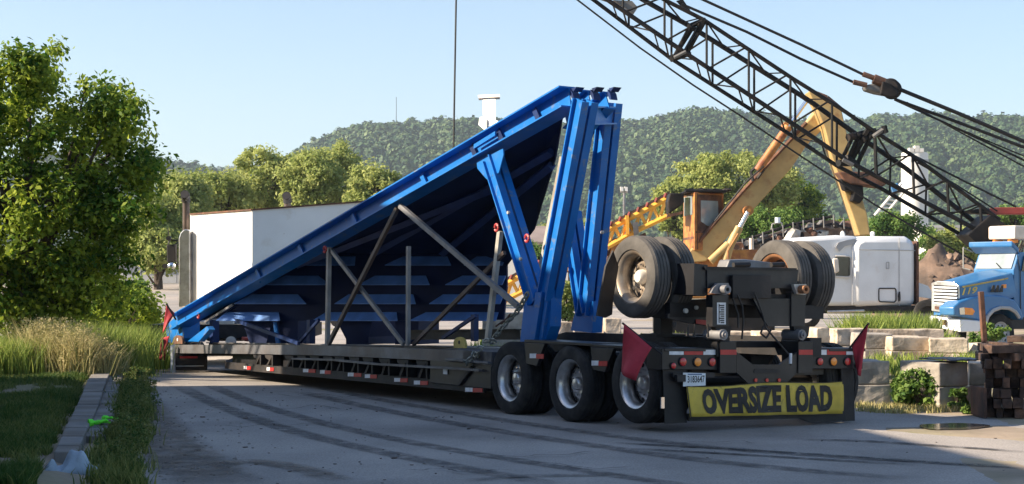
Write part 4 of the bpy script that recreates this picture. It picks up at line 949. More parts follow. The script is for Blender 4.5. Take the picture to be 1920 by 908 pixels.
for i, (x, y, rx_, rz_, dd, lab, n, lf) in enumerate(((1385, 352, 122, 62, 128, 'large round light green tree behind the yellow boom', 200, 'leaf_far'), (1270, 388, 46, 50, 124, 'light green tree behind the rusty orange cab', 60, 'leaf_far'), (1480, 396, 60, 56, 131, 'darker green tree at the right of the big round one', 90, 'leaf_oak'),
                        (1440, 425, 60, 34, 100, 'bright green bush between the boom and the scrap', 60, 'leaf_bush'), (1680, 428, 46, 22, 95, 'bright green bush behind the white cab roof', 45, 'leaf_bush'), (1795, 462, 45, 34, 96, 'grey green bush above the earth mound', 60, 'leaf_far'), (1900, 412, 50, 20, 110, 'green bush under the red boom', 40, 'leaf_bush'),
                        (1003, 482, 24, 20, 110, 'small green bush between the blue legs', 40, 'leaf_bush'), (1080, 430, 60, 14, 180, 'distant green hedge beyond the brown roof', 50, 'leaf_far'), (1590, 440, 40, 24, 110, 'dark green bush behind the scrap', 40, 'leaf_oak'), (1750, 470, 20, 40, 120, 'narrow bush beside the pale tower', 30, 'leaf_bush'))):
    s = dd/F; c = at(x, y, dd); tree('yard_tree' if rx_ > 45 and rz_ > 35 else 'bush', lab, (c.x, dd, 0), c, (rx_*s, max(1, rx_*s*.6), rz_*s), n, 190, .14 if dd > 110 else .10, lf, .7 if rx_ > 50 else .5, .2 if rx_ > 45 else .05, 'tree' if rx_ > 45 and rz_ > 35 else 'bush', seed=60+i)
tag(MB().tube(at(1063, 600, 90), at(1063, 552, 90), .2, 8, .1).build('tree_stub', 'bark', None, True), 'small grey stub between the far blue legs', 'tree stub') if False else None
tree('bush', 'pale grey green bush seen between the far blue legs', P(1062, 575, 40)-Vector((0, 0, 1)), P(1062, 560, 40), (.22, .3, .42), 18, 110, .05, 'leaf_far', .2, .03, 'bush', seed=91)
# ---- side street at far left, rising a little, with its grey wall
def rise(y): return 1.5*sstep(48, 112, y)
b = MB(); YS = [36, 42, 48, 60, 75, 90, 104, 118]
for y in YS: b.v += [Vector(((225-960)*y/F, y, .03+rise(y))), Vector(((352-960)*y/F, y, .03+rise(y)))]
for k in range(len(YS)-1): b.f.append((2*k, 2*k+1, 2*k+3, 2*k+2))
mat('street_dust', (.36, .31, .27), .9, 0, .15, .5, .2, 8, col2=(.26, .24, .22), patch=.5, pscale=.3)
tag(b.build('side_street', 'street_dust', None, True), kind='structure')
wl = thing('roadside_wall', P(300, 530, 112), 'long pale grey panelled wall at the end of the side street', 'wall')
for k in range(8):
    x0 = 200+k*33; a, c = P(x0, 531, 112), P(x0+32, 497, 112); MB().box((a.x, 112, a.z), (c.x, 112.3, c.z)).build('panel', 'wall_grey', wl)
a, c = P(200, 495, 111.9), P(464, 486, 112); MB().box((a.x, 111.8, a.z), (c.x, 112.5, c.z)).build('coping', 'wall_white', wl)
a, c = P(200, 484, 113), P(464, 477, 113); MB().box((a.x, 113, a.z), (c.x, 113.2, c.z)).build('top_rail', 'wall_grey', wl)
# ============================================================ LEFT LORRY (tractor)
lorry = thing('white_lorry', P(500, 640, 38), 'white highway tractor with twin exhaust stacks and a tall white body', 'truck')
A_ = (P(357, 600, 39.5), P(357, 402, 39.5)); B_ = (P(473, 598, 37), P(473, 393.5, 37)); C_ = (P(738, 600, 38.6), P(738, 374, 38.6))
Dn = Vector((-1.1, 3.2, 0)); En = Vector((.6, 2.4, 0)); zb_ = .85
def bz(p, z): return Vector((p.x, p.y, z))
poly = [A_, B_, C_, (C_[0]+Dn, C_[1]+Dn), (A_[0]+En, A_[1]+En)]
b = MB(); b.add([bz(p[0], zb_) for p in poly]+[p[1] for p in poly], [(4, 3, 2, 1, 0), (5, 6, 7, 8, 9)]+[(i, (i+1) % 5, 5+(i+1) % 5, 5+i) for i in range(5)]); b.build('body', 'white_steel', lorry)
for p, q in ((A_, B_), (B_, C_)): MB().bar(p[1]+Vector((0, -.02, .0)), q[1]+Vector((0, -.02, .0)), .05, .035).build('top_edge_trim', 'rust', lorry)
for x, y0, dd, yb in ((349, 366, 39.9, 440), (539, 368, 41.5, 420)):
    p = P(x, yb, dd); t_ = P(x, y0+12, dd); q = MB(); q.tube(p, t_, .085, 16); q.build('exhaust_stack', 'stack_pipe', lorry, True)
    q = MB(); q.path([t_, t_+Vector((0, -.02, .06)), t_+Vector((0, -.08, .13)), t_+Vector((0, -.17, .16))], .105, 16); q.build('exhaust_tip', 'black_gloss', lorry, True)
    e = t_+Vector((0, -.172, .16)); MB().disc(e, (0, -.9, .4), .098, .006, 16).build('exhaust_mouth', 'ink', lorry)
q = MB(); q.prism([P(x, y, 39.2) for x, y in ((335, 576), (335, 447), (338, 437), (344, 431), (350, 430), (356, 433), (356.5, 576))], (.05, .7, 0)); q.build('air_cleaner', 'alloy', lorry, bevel=.02)
q = MB(); q.prism([P(x, y, 38.9) for x, y in ((333, 584), (340, 578), (372, 576), (376, 600), (332, 604))], (.1, .8, 0)); q.build('step', 'cream', lorry, bevel=.02)
q = MB(); q.prism([P(x, y, 40) for x, y in ((312, 459), (329, 458), (329, 491), (313, 493))], (.02, .12, 0)); mi = q.build('door_mirror', 'ink', lorry, bevel=.02)
q = MB(); q.path([P(334, 452, 40), P(318, 449, 40), P(316, 458, 40)], .02, 6); q.path([P(334, 455, 40), P(329, 458, 40), P(332, 494, 40), P(336, 500, 40)], .016, 6); q.path([P(336, 496, 40), P(309, 499, 40)], .015, 6); q.path([P(317, 444, 40), P(315, 428, 40)], .012, 6); q.build('mirror_arm', 'black_gloss', lorry, True)
MB().lathe([(.001, 0), (.06, .01), (.095, .04), (.09, .07)], P(321, 500, 39.9), (0, 1, 0), 20).build('round_mirror', 'chrome', lorry, True); MB().disc(P(309, 499, 39.9), (0, 1, 0), .055, .03, 14).build('lamp', 'ink', lorry, True)
MB().disc(P(316, 447, 39.9), (0, 1, 0), .06, .06, 12).build('horn', 'black_gloss', lorry, True)
# chassis, tanks and wheels of the lorry seen under the load
q = MB(); q.box((-7.3, 34.4, .55), (-4.1, 36.8, .82)); q.build('chassis', 'black_frame', lorry)
q = MB(); q.prism([P(x, y, 35) for x, y in ((385, 603), (440, 600), (468, 612), (458, 640), (385, 640))], (.1, 1.5, 0)); q.build('fuel_tank', 'grey_steel', lorry, bevel=.05)
q = MB(); q.prism([P(x, y, 34.8) for x, y in ((390, 598), (438, 598), (436, 611), (388, 613))], (.0, .3, 0)); q.build('light_panel', 'cream', lorry)
MB().tube(P(433, 641, 34.2), P(433, 641, 35), .11, 16).build('air_canister', 'cream', lorry, True)
q = MB(); q.prism([P(x, y, 33.8) for x, y in ((420, 692), (424, 676), (462, 662), (462, 692))], (.0, .3, 0)); q.build('mud_flap', 'grey_steel', lorry)
q = MB(); q.prism([P(x, y, 31.75) for x, y in ((326, 662), (386, 662), (386, 694), (328, 694))], (.02, .05, 0)); fl = q.build('mud_flap', 'black_frame', lorry)
MB().prism([P(x, y, 31.7) for x, y in ((337, 668), (370, 668), (370, 672), (337, 672))], (0, .02, 0)).build('red_reflector', 'red_tape', fl)
MB().prism([P(x, y, 31.68) for x, y in ((330, 686), (382, 685.5), (382, 687), (330, 687.5))], (0, .02, 0)).build('bright_strip', 'alloy', fl)
MB().prism([P(x, y, 31.6) for x, y in ((319.5, 648), (323, 647), (324, 700), (320, 700))], (.03, .1, 0)).build('corner_bar', 'white_tape', lorry)
wf = Matrix(((1, 0, 0, 0), (0, 1, 0, 0), (0, 0, 1, 0), (0, 0, 0, 1)))
lw = wheel_proto('rubber', 'alloy_dirty', .27, .25, 'wheel', lorry, 'alloy', .10, Matrix.Translation(P(327, 697, 32.5).xyz*Vector((1, 1, 0))+Vector((0, 0, .27))))
copy_tree(lw, Matrix.Translation(Vector((P(357, 697, 32.5).x, 32.5, .27))), lorry)
copy_tree(lw, Matrix.Translation(Vector((P(327, 697, 32.5).x, 33.7, .27))), lorry); copy_tree(lw, Matrix.Translation(Vector((P(490, 697, 34).x, 34.6, .27))), lorry); copy_tree(lw, Matrix.Translation(Vector((P(520, 697, 34).x, 34.6, .27))), lorry)
q = MB(); q.lathe([(.001, -.02), (.3, -.03), (.36, 0), (.36, .05), (.001, .06)], P(487, 637, 34), (0, 0, 1), 24); q.build('fifth_wheel', 'hook_red', lorry, True)
q = MB(); q.prism([P(x, y, 33.6) for x, y in ((500, 671), (513, 668), (513, 690), (506, 692))], (0, .1, 0)); q.build('red_reflector', 'red_tape', lorry)
# orange barrel seen under the load
br = thing('traffic_barrel', P(698, 628, 48), 'orange and white traffic barrel seen under the blue load', 'traffic barrel')
q0 = P(700, 635, 48)
for k in range(4): MB().lathe([(.27-.02*k, .23*k), (.265-.02*k, .23*k+.22)], Vector((q0.x, 48, .0)), (0, 0, 1), 18).build('orange_band' if k % 2 == 0 else 'white_band', 'orange_cone' if k % 2 == 0 else 'white_tape', br, True)
# ============================================================ CRAWLER CRANE lattice boom
CD = 46.0
crane = thing('crane_boom', P(1865, 445, CD), 'black lattice crane boom slanting down across the sky to the right', 'crane')
def poly_at(pts):
    def f(x):
        for (a, b), (c, d) in zip(pts, pts[1:]):
            if x <= c: return b+(d-b)*(x-a)/(c-a)
        (a, b), (c, d) = pts[-2:]; return b+(d-b)*(x-a)/(c-a)
    return f
C1 = [(850, -175), (1113, 0), (1258, 110), (1490, 258), (1569, 311), (1653, 354), (1844, 465)]
C2 = [(860, -190), (1139, 0), (1286, 100), (1500, 241), (1585, 299), (1653, 336), (1862, 447)]
C3 = [(880, -205), (1206, 0), (1293, 49), (1500, 178), (1526, 195), (1628, 268), (1696, 314), (1850, 434)]
C4 = [(890, -218), (1246, 0), (1319, 37), (1484, 146), (1575, 203), (1637, 245), (1711, 292), (1875, 413)]
f1, f2, f3, f4 = (poly_at(c) for c in (C1, C2, C3, C4))
DN, DFa = 45.5, 46.7
for c, dd, r in ((C1, DFa, .055), (C2, DN, .062), (C3, DFa, .07), (C4, DN, .055)):
    MB().path([P(x, y, dd) for x, y in c], r, 8).build('chord', 'crane_black', crane, True)
def mem(name, x0, y0, d0, x1, y1, d1, r=.035, m='crane_black'): return MB().tube(P(x0, y0, d0), P(x1, y1, d1), r, 6).build(name, m, crane, True)
near = [1011, 1090, 1168, 1246, 1325, 1404, 1482, 1560]; farx = [1022, 1101, 1179, 1259, 1336, 1414, 1491, 1569]
for k, x in enumerate(near):
    mem('lacing', x, f4(x), DN, x, f2(x), DN)
    xf = farx[k]; mem('lacing', xf, f3(xf), DFa, xf, f1(xf), DFa)
    if k < len(near)-1:
        xn = near[k+1]; mem('lacing', x+4, f2(x+4), DN, xn-6, f4(xn-6), DN, .03); xg = farx[k+1]; mem('lacing', xf+4, f1(xf+4), DFa, xg-8, f3(xg-8), DFa, .03)
        mem('lacing', x, f4(x), DN, xf+22, f3(xf+22), DFa, .025); mem('lacing', xf+22, f3(xf+22), DFa, xn-12, f4(xn-12), DN, .02)
        mem('lacing', x, f2(x), DN, x+8, f1(x+8), DFa, .025); mem('lacing', x+8, f1(x+8), DFa, xn-20, f2(xn-20), DN, .022); mem('lacing', xn-20, f2(xn-20), DN, xn-30+20, f1(xn-10), DFa, .022)
nr = [1640, 1711, 1776, 1838]; fr_ = [1612, 1670, 1737, 1803, 1850]
for k, x in enumerate(nr):
    mem('lacing', x, f4(x), DN, x+3, f2(x+3), DN, .05 if k == 0 else .04, 'crane_black')
    if k < 3: xn = nr[k+1]; mem('lacing', x+3, f2(x+3), DN, xn-4, f4(xn-4), DN, .028); mem('lacing', x, f4(x), DN, x+30, f3(x+30), DFa, .03); mem('lacing', x+30, f3(x+30), DFa, xn, f4(xn), DN, .022)
for k, x in enumerate(fr_[:-1]):
    mem('lacing', x, f3(x), DFa, x-2, f1(x-2), DFa, .03); xn = fr_[k+1]; mem('lacing', x, f1(x), DFa, xn, f3(xn), DFa, .028); mem('lacing', x, f1(x), DFa, x+22, f2(x+22), DN, .03)
# pinned joints between the boom sections
for a, b_, c, d, r in ((1321, 36, 1287, 97, .09), (1300, 50, 1268, 100, .06), (1293, 52, 1262, 112, .06), (1310, 62, 1285, 98, .05), (1292, 50, 1321, 38, .08), (1259, 111, 1292, 100, .09), (1262, 106, 1290, 96, .06)): mem('joint_plate', a, b_, DN, c, d, DN+.4, r, 'crane_black')
for a, b_, c, d, r in ((1628, 243, 1596, 300, .08), (1612, 250, 1590, 300, .06), (1634, 252, 1608, 306, .06), (1602, 250, 1580, 296, .055), (1590, 258, 1640, 247, .11), (1618, 262, 1652, 246, .09), (1572, 306, 1602, 306, .10), (1585, 296, 1606, 308, .09)): mem('joint_plate', a, b_, DN, c, d, DN+.4, r)
mem('joint_pin', 1637, 256, DN-.2, 1660, 240, DN-.2, .06, 'crane_grey'); mem('joint_pin', 1657, 236, DN-.2, 1661, 250, DN-.2, .08); mem('joint_pin', 1580, 300, DN-.2, 1600, 310, DN-.2, .06, 'crane_grey')
mem('joint_pin', 1264, 108, DN-.2, 1286, 97, DN-.2, .05, 'crane_grey')
# small deflector sheave near the top edge of the picture
q = MB(); q.prism([P(x, y, 46) for x, y in ((1150, 0), (1185, 2), (1196, 14), (1188, 26), (1172, 14))], (0, .2, 0)); q.build('deflector_plate', 'crane_grey', crane)
q = MB()
for dd in (0, .22): q.prism([P(x, y, 45.8+dd) for x, y in ((1268, 2), (1280, -2), (1296, 22), (1290, 26))], (0, .05, 0))
q.build('pendant_bracket', 'crane_black', crane)
# boom foot, tip
q = MB(); q.prism([P(x, y, DN-.1) for x, y in ((1838, 462), (1815, 440), (1858, 402), (1885, 420), (1880, 440), (1862, 470))], (0, 1.3, 0)); q.build('boom_foot', 'crane_black', crane, bevel=.03)
q = MB(); q.lathe([(.42, -.1), (.45, -.02), (.38, 0), (.45, .02), (.42, .1)], P(862, -176, 46), (0, 1, 0), 24); q.build('tip_sheave', 'crane_grey', crane, True)
q = MB(); q.tube(P(858, -160, 46), P(850, 300, 46), .028, 6); q.build('hoist_rope', 'wire', crane, True); 
q = MB(); q.tube(P(850, 300, 46), P(846, 520, 46), .028, 6); q.lathe([(.02, .0), (.2, .1), (.22, .4), (.02, .6)], Vector((P(846, 520, 46).x, 46, 1.1)), (0, 0, 1), 14); q.build('hook_block', 'crane_black', crane, True)
MB().path([P(x, y, 46) for x, y in ((880, -168), (1080, -2), (1200, 90), (1300, 160), (1385, 215), (1500, 292), (1640, 384), (1720, 430), (1830, 492))], .026, 6).build('boom_cable', 'wire', crane, True)
# pendants, the floating block, and the lines behind it
pend = thing('pendant_block', P(1660, 166, 45), 'grey and black sheave block hanging in the crane pendant lines', 'pulley block')
for pts, r, dd in (([(1238, -36), (1319, 0), (1500, 83), (1625, 143)], .038, 44.8), ([(1278, 8), (1400, 60), (1500, 110), (1604, 156)], .038, 45.2), ([(1685, 167), (1800, 214), (1990, 296)], .055, 44.8), ([(1677, 186), (1800, 231), (1990, 303)], .045, 45.2),
                   ([(1677, 187), (1790, 239), (1990, 334)], .03, 45.4), ([(1700, 192), (1800, 248), (1990, 350)], .022, 45.6), ([(1735, 215), (1860, 268), (1990, 322)], .02, 45.3)):
    MB().path([P(x, y, dd) for x, y in pts], r, 6).build('pendant_line', 'wire', pend, True)
for pts, r, m in (([(1618, 139), (1648, 150)], .07, 'rust'), ([(1600, 154), (1625, 160)], .07, 'rust'), ([(1638, 148), (1668, 160)], .13, 'rust')): MB().tube(P(*pts[0], 44.8), P(*pts[1], 44.8), r, 10).build('rope_socket', m, pend, True)
q = MB(); q.prism([P(x, y, 44.8) for x, y in ((1622, 160), (1640, 156), (1662, 158), (1672, 166), (1668, 178), (1645, 174), (1625, 168))], (0, .5, 0)); q.build('cheek_plate', 'crane_grey', pend, bevel=.04)
q = MB(); q.lathe([(.01, -.42), (.20, -.40), (.26, -.34), (.20, -.24), (.26, -.14), (.20, -.04), (.26, .06), (.24, .12), (.01, .14)], P(1672, 168, 45), (.35, 1, 0), 24); q.build('sheave', 'crane_black', pend, True)
q = MB(); q.prism([P(x, y, 44.5) for x, y in ((1655, 152), (1672, 158), (1686, 172), (1684, 182), (1672, 184), (1650, 178))], (0, .1, 0)); q.build('cheek_plate', 'crane_black', pend, bevel=.03)
MB().path([P(x, y, 47) for x, y in ((1640, 246), (1708, 289), (1800, 336), (1905, 388))], .03, 6).build('back_line', 'wire', crane, True)
MB().path([P(x, y, 47) for x, y in ((1720, 305), (1790, 345), (1870, 396))], .022, 6).build('back_line', 'wire', crane, True)
rb = thing('red_boom', P(1890, 396, 48), 'dull red steel jib entering from the right edge of the picture', 'crane jib')
MB().prism([P(x, y, 48) for x, y in ((1853, 391), (1870, 389), (1990, 389), (1990, 402), (1872, 402), (1862, 406))], (0, .5, 0)).build('jib', 'red_boom', rb, bevel=.02)
MB().prism([P(x, y, 47.8) for x, y in ((1815, 394), (1855, 390), (1858, 402), (1822, 400))], (0, .6, 0)).build('jib_nose', 'crane_black', rb, bevel=.02)
# ============================================================ YELLOW MATERIAL HANDLER
hd = thing('material_handler', P(1330, 560, 53), 'yellow hydraulic material handler with rusty orange cab and bent boom', 'excavator')
q = MB(); q.prism([P(x, y, 51.6) for x, y in ((1293, 472), (1340, 418), (1395, 356), (1460, 286), (1518, 224), (1533, 204), (1546, 212), (1547, 238), (1512, 273), (1482, 318), (1432, 372), (1388, 420), (1346, 464), (1324, 490), (1300, 492))], (0, .85, 0)); q.build('boom', 'yellow_paint', hd, bevel=.03)
for o_ in (0, .8): MB().path([P(x, y, 51.55+o_) for x, y in ((1300, 466), (1342, 416), (1397, 354), (1462, 284), (1512, 230))], .06, 4).build('boom_flange', 'rust', hd)
q = MB(); q.prism([P(x, y, 50.9) for x, y in ((1516, 172), (1524, 168), (1552, 184), (1578, 206), (1588, 250), (1596, 310), (1612, 355), (1626, 402), (1632, 441), (1611, 442), (1600, 408), (1578, 345), (1560, 295), (1546, 240), (1530, 200))], (0, .75, 0)); q.build('stick', 'yellow_paint', hd, bevel=.03)
q = MB(); q.path([P(x, y, 51.2) for x, y in ((1517, 171), (1550, 184), (1579, 208))], .09, 6); q.build('stick_cover', 'rust', hd, True)
for pts, r, m, nm in (([(1420, 320), (1478, 238)], .13, 'orange_paint', 'cylinder_barrel'), ([(1478, 238), (1512, 190)], .065, 'chrome', 'cylinder_rod'), ([(1402, 398), (1386, 428)], .075, 'chrome', 'cylinder_rod'), ([(1386, 426), (1368, 462), (1360, 492)], .13, 'yellow_paint', 'cylinder_barrel'), ([(1366, 458), (1332, 490)], .12, 'yellow_paint', 'cylinder_barrel')):
    MB().path([P(x, y, 51.2) for x, y in pts], r, 12).build(nm, m, hd, True)
for x, y, r in ((1404, 395, .15), (1478, 236, .15), (1545, 210, .2), (1365, 497, .14)):
    c = P(x, y, 51.2); q = MB(); q.tube(c, c+Vector((0, .5, 0)), r, 18); q.tube(c+Vector((0, -.06, 0)), c, r*.4, 10); q.build('pivot_pin', 'orange_paint', hd, True)
q = MB(); q.path([P(x, y, 51.2) for x, y in ((1412, 340), (1408, 322), (1424, 306), (1432, 318), (1420, 335))], .05, 6); q.path([P(x, y, 51.1) for x, y in ((1340, 415), (1400, 340), (1432, 312))], .03, 6); q.build('hose_bundle', 'ink', hd, True)
q = MB(); q.path([P(x, y, 51.0) for x, y in ((1384, 438), (1365, 470), (1366, 500))], .025, 6); q.build('hose', 'orange_paint', hd, True)
# grapple end hanging by the stick
q = MB(); q.prism([P(x, y, 50.3) for x, y in ((1572, 322), (1618, 322), (1660, 336), (1664, 344), (1652, 352), (1596, 345), (1582, 338))], (0, .7, 0)); q.build('grapple_head', 'rust', hd, bevel=.04)
q = MB(); q.prism([P(x, y, 50.4) for x, y in ((1577, 335), (1618, 342), (1620, 372), (1612, 382), (1598, 376), (1602, 360), (1584, 356))], (0, .5, 0)); q.build('grapple_claw', 'crane_black', hd, bevel=.03)
# cab: left face and camera side face, with glazing
cc_ = [P(1281, 0, 53.2), P(1302, 0, 51.4), P(1357, 0, 52.1)]; cc_ = [Vector((p.x, p.y, 0)) for p in cc_]; cc_.append(cc_[2]+(cc_[0]-cc_[1]))
zt_, zb2 = CH+(HOR-361)*51.6/F, CH+(HOR-470)*51.6/F
q = MB(); q.add([p+Vector((0, 0, zb2)) for p in cc_]+[p+Vector((0, 0, zt_)) for p in cc_], [(3, 2, 1, 0), (4, 5, 6, 7)]+[(i, (i+1) % 4, 4+(i+1) % 4, 4+i) for i in range(4)]); cab = q.build('cab', 'orange_paint', hd, bevel=.03)
def cabf(a, b_, s, t, off=.02): p = a.lerp(b_, s); nn = (b_-a).cross(Vector((0, 0, 1))).normalized(); return p+nn*off+Vector((0, 0, zb2+(zt_-zb2)*t))
A2, B2, C2_ = cc_[0], cc_[1], cc_[2]
sg = (B2-A2).cross(Vector((0, 0, 1))).normalized()
def win(a, b_, pts, m, nm, off=.02): q = MB(); q.prism([cabf(a, b_, s, t, off) for s, t in pts], (b_-a).cross(Vector((0, 0, 1))).normalized()*-.05); return q.build(nm, m, cab)
win(B2, C2_, [(.12, .34), (.12, .95), (.86, .95), (.86, .62), (.62, .30)][:1]+[(.12, .96), (.92, .96), (.92, .45), (.55, .28)], 'rust', 'window_frame', .012)
win(B2, C2_, [(.20, .50), (.20, .86), (.78, .86), (.80, .50), (.72, .42), (.45, .42)], 'glass_pale', 'side_window', .03)
win(A2, B2, [(.12, .62), (.12, .95), (.85, .95), (.85, .62)], 'glass_pale', 'front_window', .02)
win(A2, B2, [(.05, .20), (.05, .24), (.95, .24), (.95, .20)], 'rust', 'panel_seam', .01)
win(B2, C2_, [(.04, .30), (.04, .33), (.96, .33), (.96, .30)], 'rust', 'panel_seam', .014); win(B2, C2_, [(.09, .02), (.09, .98), (.11, .98), (.11, .02)], 'rust', 'panel_seam', .016)
q = MB(); q.box((cc_[0].x-.1, 51.5, zt_), (cc_[2].x+.05, 53.4, zt_+.07)); q.build('cab_roof', 'crane_black', hd, bevel=.02)
for k in range(7): c = Vector((cc_[0].x+.1+k*.19, 52.2+.3*(k % 2), zt_+.10)); MB().blob(c, .11, 1.4, 1, .5, .4, k).build('roof_clutter', 'crane_black', hd)
q = MB(); q.prism([P(x, y, 51.9) for x, y in ((1256, 362), (1282, 362), (1283, 380), (1268, 392), (1254, 402), (1252, 378))], (0, .9, 0)); q.build('rear_drum', 'crane_black', hd, bevel=.04)
q = MB(); q.prism([P(x, y, 51.9) for x, y in ((1252, 402), (1280, 396), (1280, 401), (1250, 408))], (0, .2, 0)); q.build('handrail', 'rust', hd)
q = MB(); q.box((P(1262, 0, 52).x, 51.8, P(0, 560, 52).z), (P(1420, 0, 52).x, 55.5, P(0, 468, 52).z)); q.build('machine_house', 'orange_paint', hd, bevel=.05)
q = MB(); q.box((P(1240, 0, 52).x, 51.6, .0), (P(1450, 0, 52).x, 52.3, .9)); q.build('track', 'crane_black', hd, bevel=.1)
q = MB(); q.box((P(1240, 0, 52).x, 54.6, .0), (P(1450, 0, 52).x, 55.3, .9)); q.build('track', 'crane_black', hd, bevel=.1)
# ============================================================ YELLOW LATTICE CONVEYOR
cv = thing('lattice_conveyor', P(1100, 560, 60), 'yellow lattice belt conveyor rising behind the blue legs to the orange cab', 'conveyor')
U = poly_at([(930, 543), (1090, 457), (1256, 370)]); Lw = poly_at([(930, 572), (1090, 490), (1195, 432), (1256, 403)])
for dd in (60, 61.1):
    MB().path([P(x, U(x), dd) for x in (930, 1090, 1256)], .11, 6).build('chord', 'conveyor_yellow', cv, True); MB().path([P(x, Lw(x), dd) for x in (930, 1090, 1195, 1256)], .11, 6).build('chord', 'conveyor_yellow', cv, True)
    xs_ = list(range(936, 1256, 12))
    for k, x in enumerate(xs_[:-1]):
        xn = xs_[k+1]; a, b_ = ((x, Lw(x)), (xn, U(xn))) if k % 2 else ((x, U(x)), (xn, Lw(xn)))
        MB().tube(P(*a, dd), P(*b_, dd), .065, 5).build('lacing', 'conveyor_yellow', cv, True)
for x in range(940, 1256, 17): MB().tube(P(x, U(x)-5, 59.9), P(x+3, U(x)-13, 59.9), .06, 6).build('idler', 'belt_red', cv, True)
MB().prism([P(930, U(930)-3, 60), P(1256, U(1256)-3, 60), P(1256, U(1256)-12, 60), P(930, U(930)-12, 60)], (0, 1.0, 0)).build('belt', 'scrap', cv)
MB().prism([P(x, y, 60.3) for x, y in ((1040, 512), (1130, 475), (1210, 436), (1212, 442), (1132, 484), (1042, 520))], (0, .4, 0)).build('return_tray', 'rust', cv)
MB().prism([P(x, y, 59.8) for x, y in ((1173, 404), (1179, 404), (1180, 440), (1174, 440))], (0, .3, 0)).build('frame_post', 'conveyor_yellow', cv)
MB().prism([P(x, y, 59.8) for x, y in ((1186, 418), (1196, 416), (1198, 440), (1189, 442))], (0, .3, 0)).build('motor', 'crane_grey', cv)
MB().prism([P(x, y, 60) for x, y in ((1138, 500), (1150, 448), (1180, 440), (1200, 470), (1200, 560), (1135, 560))], (0, 1.5, 0)).build('hopper', 'orange_paint', cv, bevel=.03)
for x in (990, 1070): MB().tube(P(x, Lw(x), 60.5), Vector((P(x, 0, 60.5).x, 60.5, 0)), .09, 8).build('support_leg', 'rust', cv, True)
# ============================================================ DARK SCRAP CONVEYOR
scp = thing('scrap_conveyor', P(1480, 520, 75), 'dark rusty conveyor truss heaped with scrap behind the tyres', 'scrap conveyor')
ST = poly_at([(1380, 456), (1480, 422), (1560, 406), (1605, 418)]); SB = poly_at([(1380, 540), (1500, 480), (1605, 450)])
q = MB(); q.prism([P(x, ST(x)+6, 75.5) for x in (1380, 1480, 1560, 1605)]+[P(x, SB(x), 75.5) for x in (1605, 1500, 1380)], (0, 1.2, 0)); q.build('side_sheet', 'scrap', scp)
MB().path([P(x, ST(x), 75) for x in (1380, 1480, 1560)], .07, 6).build('top_rail', 'crane_black', scp)
MB().path([P(x, ST(x)+14, 75) for x in (1380, 1480, 1560, 1600)], .06, 6).build('middle_rail', 'crane_black', scp)
for k in range(60):
    x = rng.uniform(1384, 1602); y = ST(x)+rng.uniform(3, min(40, SB(x)-ST(x)-2)); s = rng.uniform(.08, .26)
    q = MB(); q.blob(P(x, y, 75.1+rng.uniform(-.2, .1)), s, rng.uniform(.6, 1.5), .7, rng.uniform(.5, 1.3), .6, k, 0); q.build('scrap_piece', ['crane_black', 'rust', 'pale_steel', 'scrap', 'grey_steel'][k % 5], scp)
for x in range(1392, 1600, 19): MB().tube(P(x, ST(x)-4, 74.9), P(x+1, ST(x)+18, 74.9), .035, 5).build('stanchion', 'crane_grey', scp)
q = MB(); q.tube(P(1458, 418, 75), P(1458, 408, 75), .12, 12); q.build('small_tank', 'plate_white', scp, True); q = MB(); q.path([P(x, y, 75) for x, y in ((1446, 432), (1448, 420), (1466, 418), (1466, 434))], .03, 5); q.build('tank_frame', 'pale_steel', scp)
pp = tag(MB().tube(P(1409, 520, 55), P(1409, 447, 55), .075, 12).build('upright_pipe', 'cream', None, True), 'pale upright pipe standing between the tyres of the booster axle', 'pipe')
bt = MB(); bt.prism([P(x, y, 54) for x, y in ((1375, 500), (1388, 487), (1412, 482), (1418, 500))], (0, 1, 0)); tag(bt.build('white_car_hood', 'white_paint', None, bevel=.05), 'white curved sheet metal hood lying behind the booster axle', 'sheet metal')
# ============================================================ SILO, BUILDINGS, POLES
sl = thing('silo', P(1715, 470, 190), 'tall pale cylindrical tower silo in front of the hill', 'silo')
s0 = P(1715, 0, 190); sr = 25*190/F; zt = P(0, 292, 190).z
MB().lathe([(sr, 0), (sr, zt), (sr*.97, zt+.3), (.001, zt+.5)], Vector((s0.x, 190, 0)), (0, 0, 1), 40).build('shell', 'silo_white', sl, True)
for k in range(3): MB().lathe([(sr*1.02, zt-.5-k*8), (sr*1.02, zt-.8-k*8)], Vector((s0.x, 190, 0)), (0, 0, 1), 40).build('hoop', 'wall_grey', sl, True)
for x, h in ((1708, 6), (1718, 10), (1726, 5)): p = P(x, 290, 189); MB().box((p.x-.25, 188.5, zt+.3), (p.x+.25, 189.5, zt+.4+h*.06)).build('roof_fitting', 'wall_white', sl)
wc = thing('white_gantry', P(1660, 410, 150), 'white lattice gantry leaning up toward the pale tower', 'gantry')
for (x0, y0, x1, y1) in ((1640, 404, 1690, 344), (1652, 412, 1698, 356)): MB().tube(P(x0, y0, 150), P(x1, y1, 150), .14, 6).build('chord', 'silo_white', wc)
for k in range(8): t = k/8; MB().tube(P(1640+50*t, 404-60*t, 150), P(1652+46*(t+.12), 412-56*(t+.12), 150), .09, 5).build('lacing', 'silo_white', wc)
sm_ = P(1668, 348, 149); MB().prism([P(x, y, 149) for x, y in ((1671, 350), (1683, 343), (1688, 352), (1676, 362))], (0, .5, 0)).build('blue_cover', 'truck_blue', wc)
wb = thing('white_building', P(1755, 450, 170), 'small white building at the foot of the pale tower', 'building')
a, c = P(1738, 470, 170), P(1800, 428, 170); MB().box((a.x, 170, 0), (c.x, 176, c.z)).build('wall', 'wall_white', wb); MB().box((a.x-.2, 169.8, c.z), (c.x+.2, 176.2, c.z+.3)).build('roof', 'wall_grey', wb)
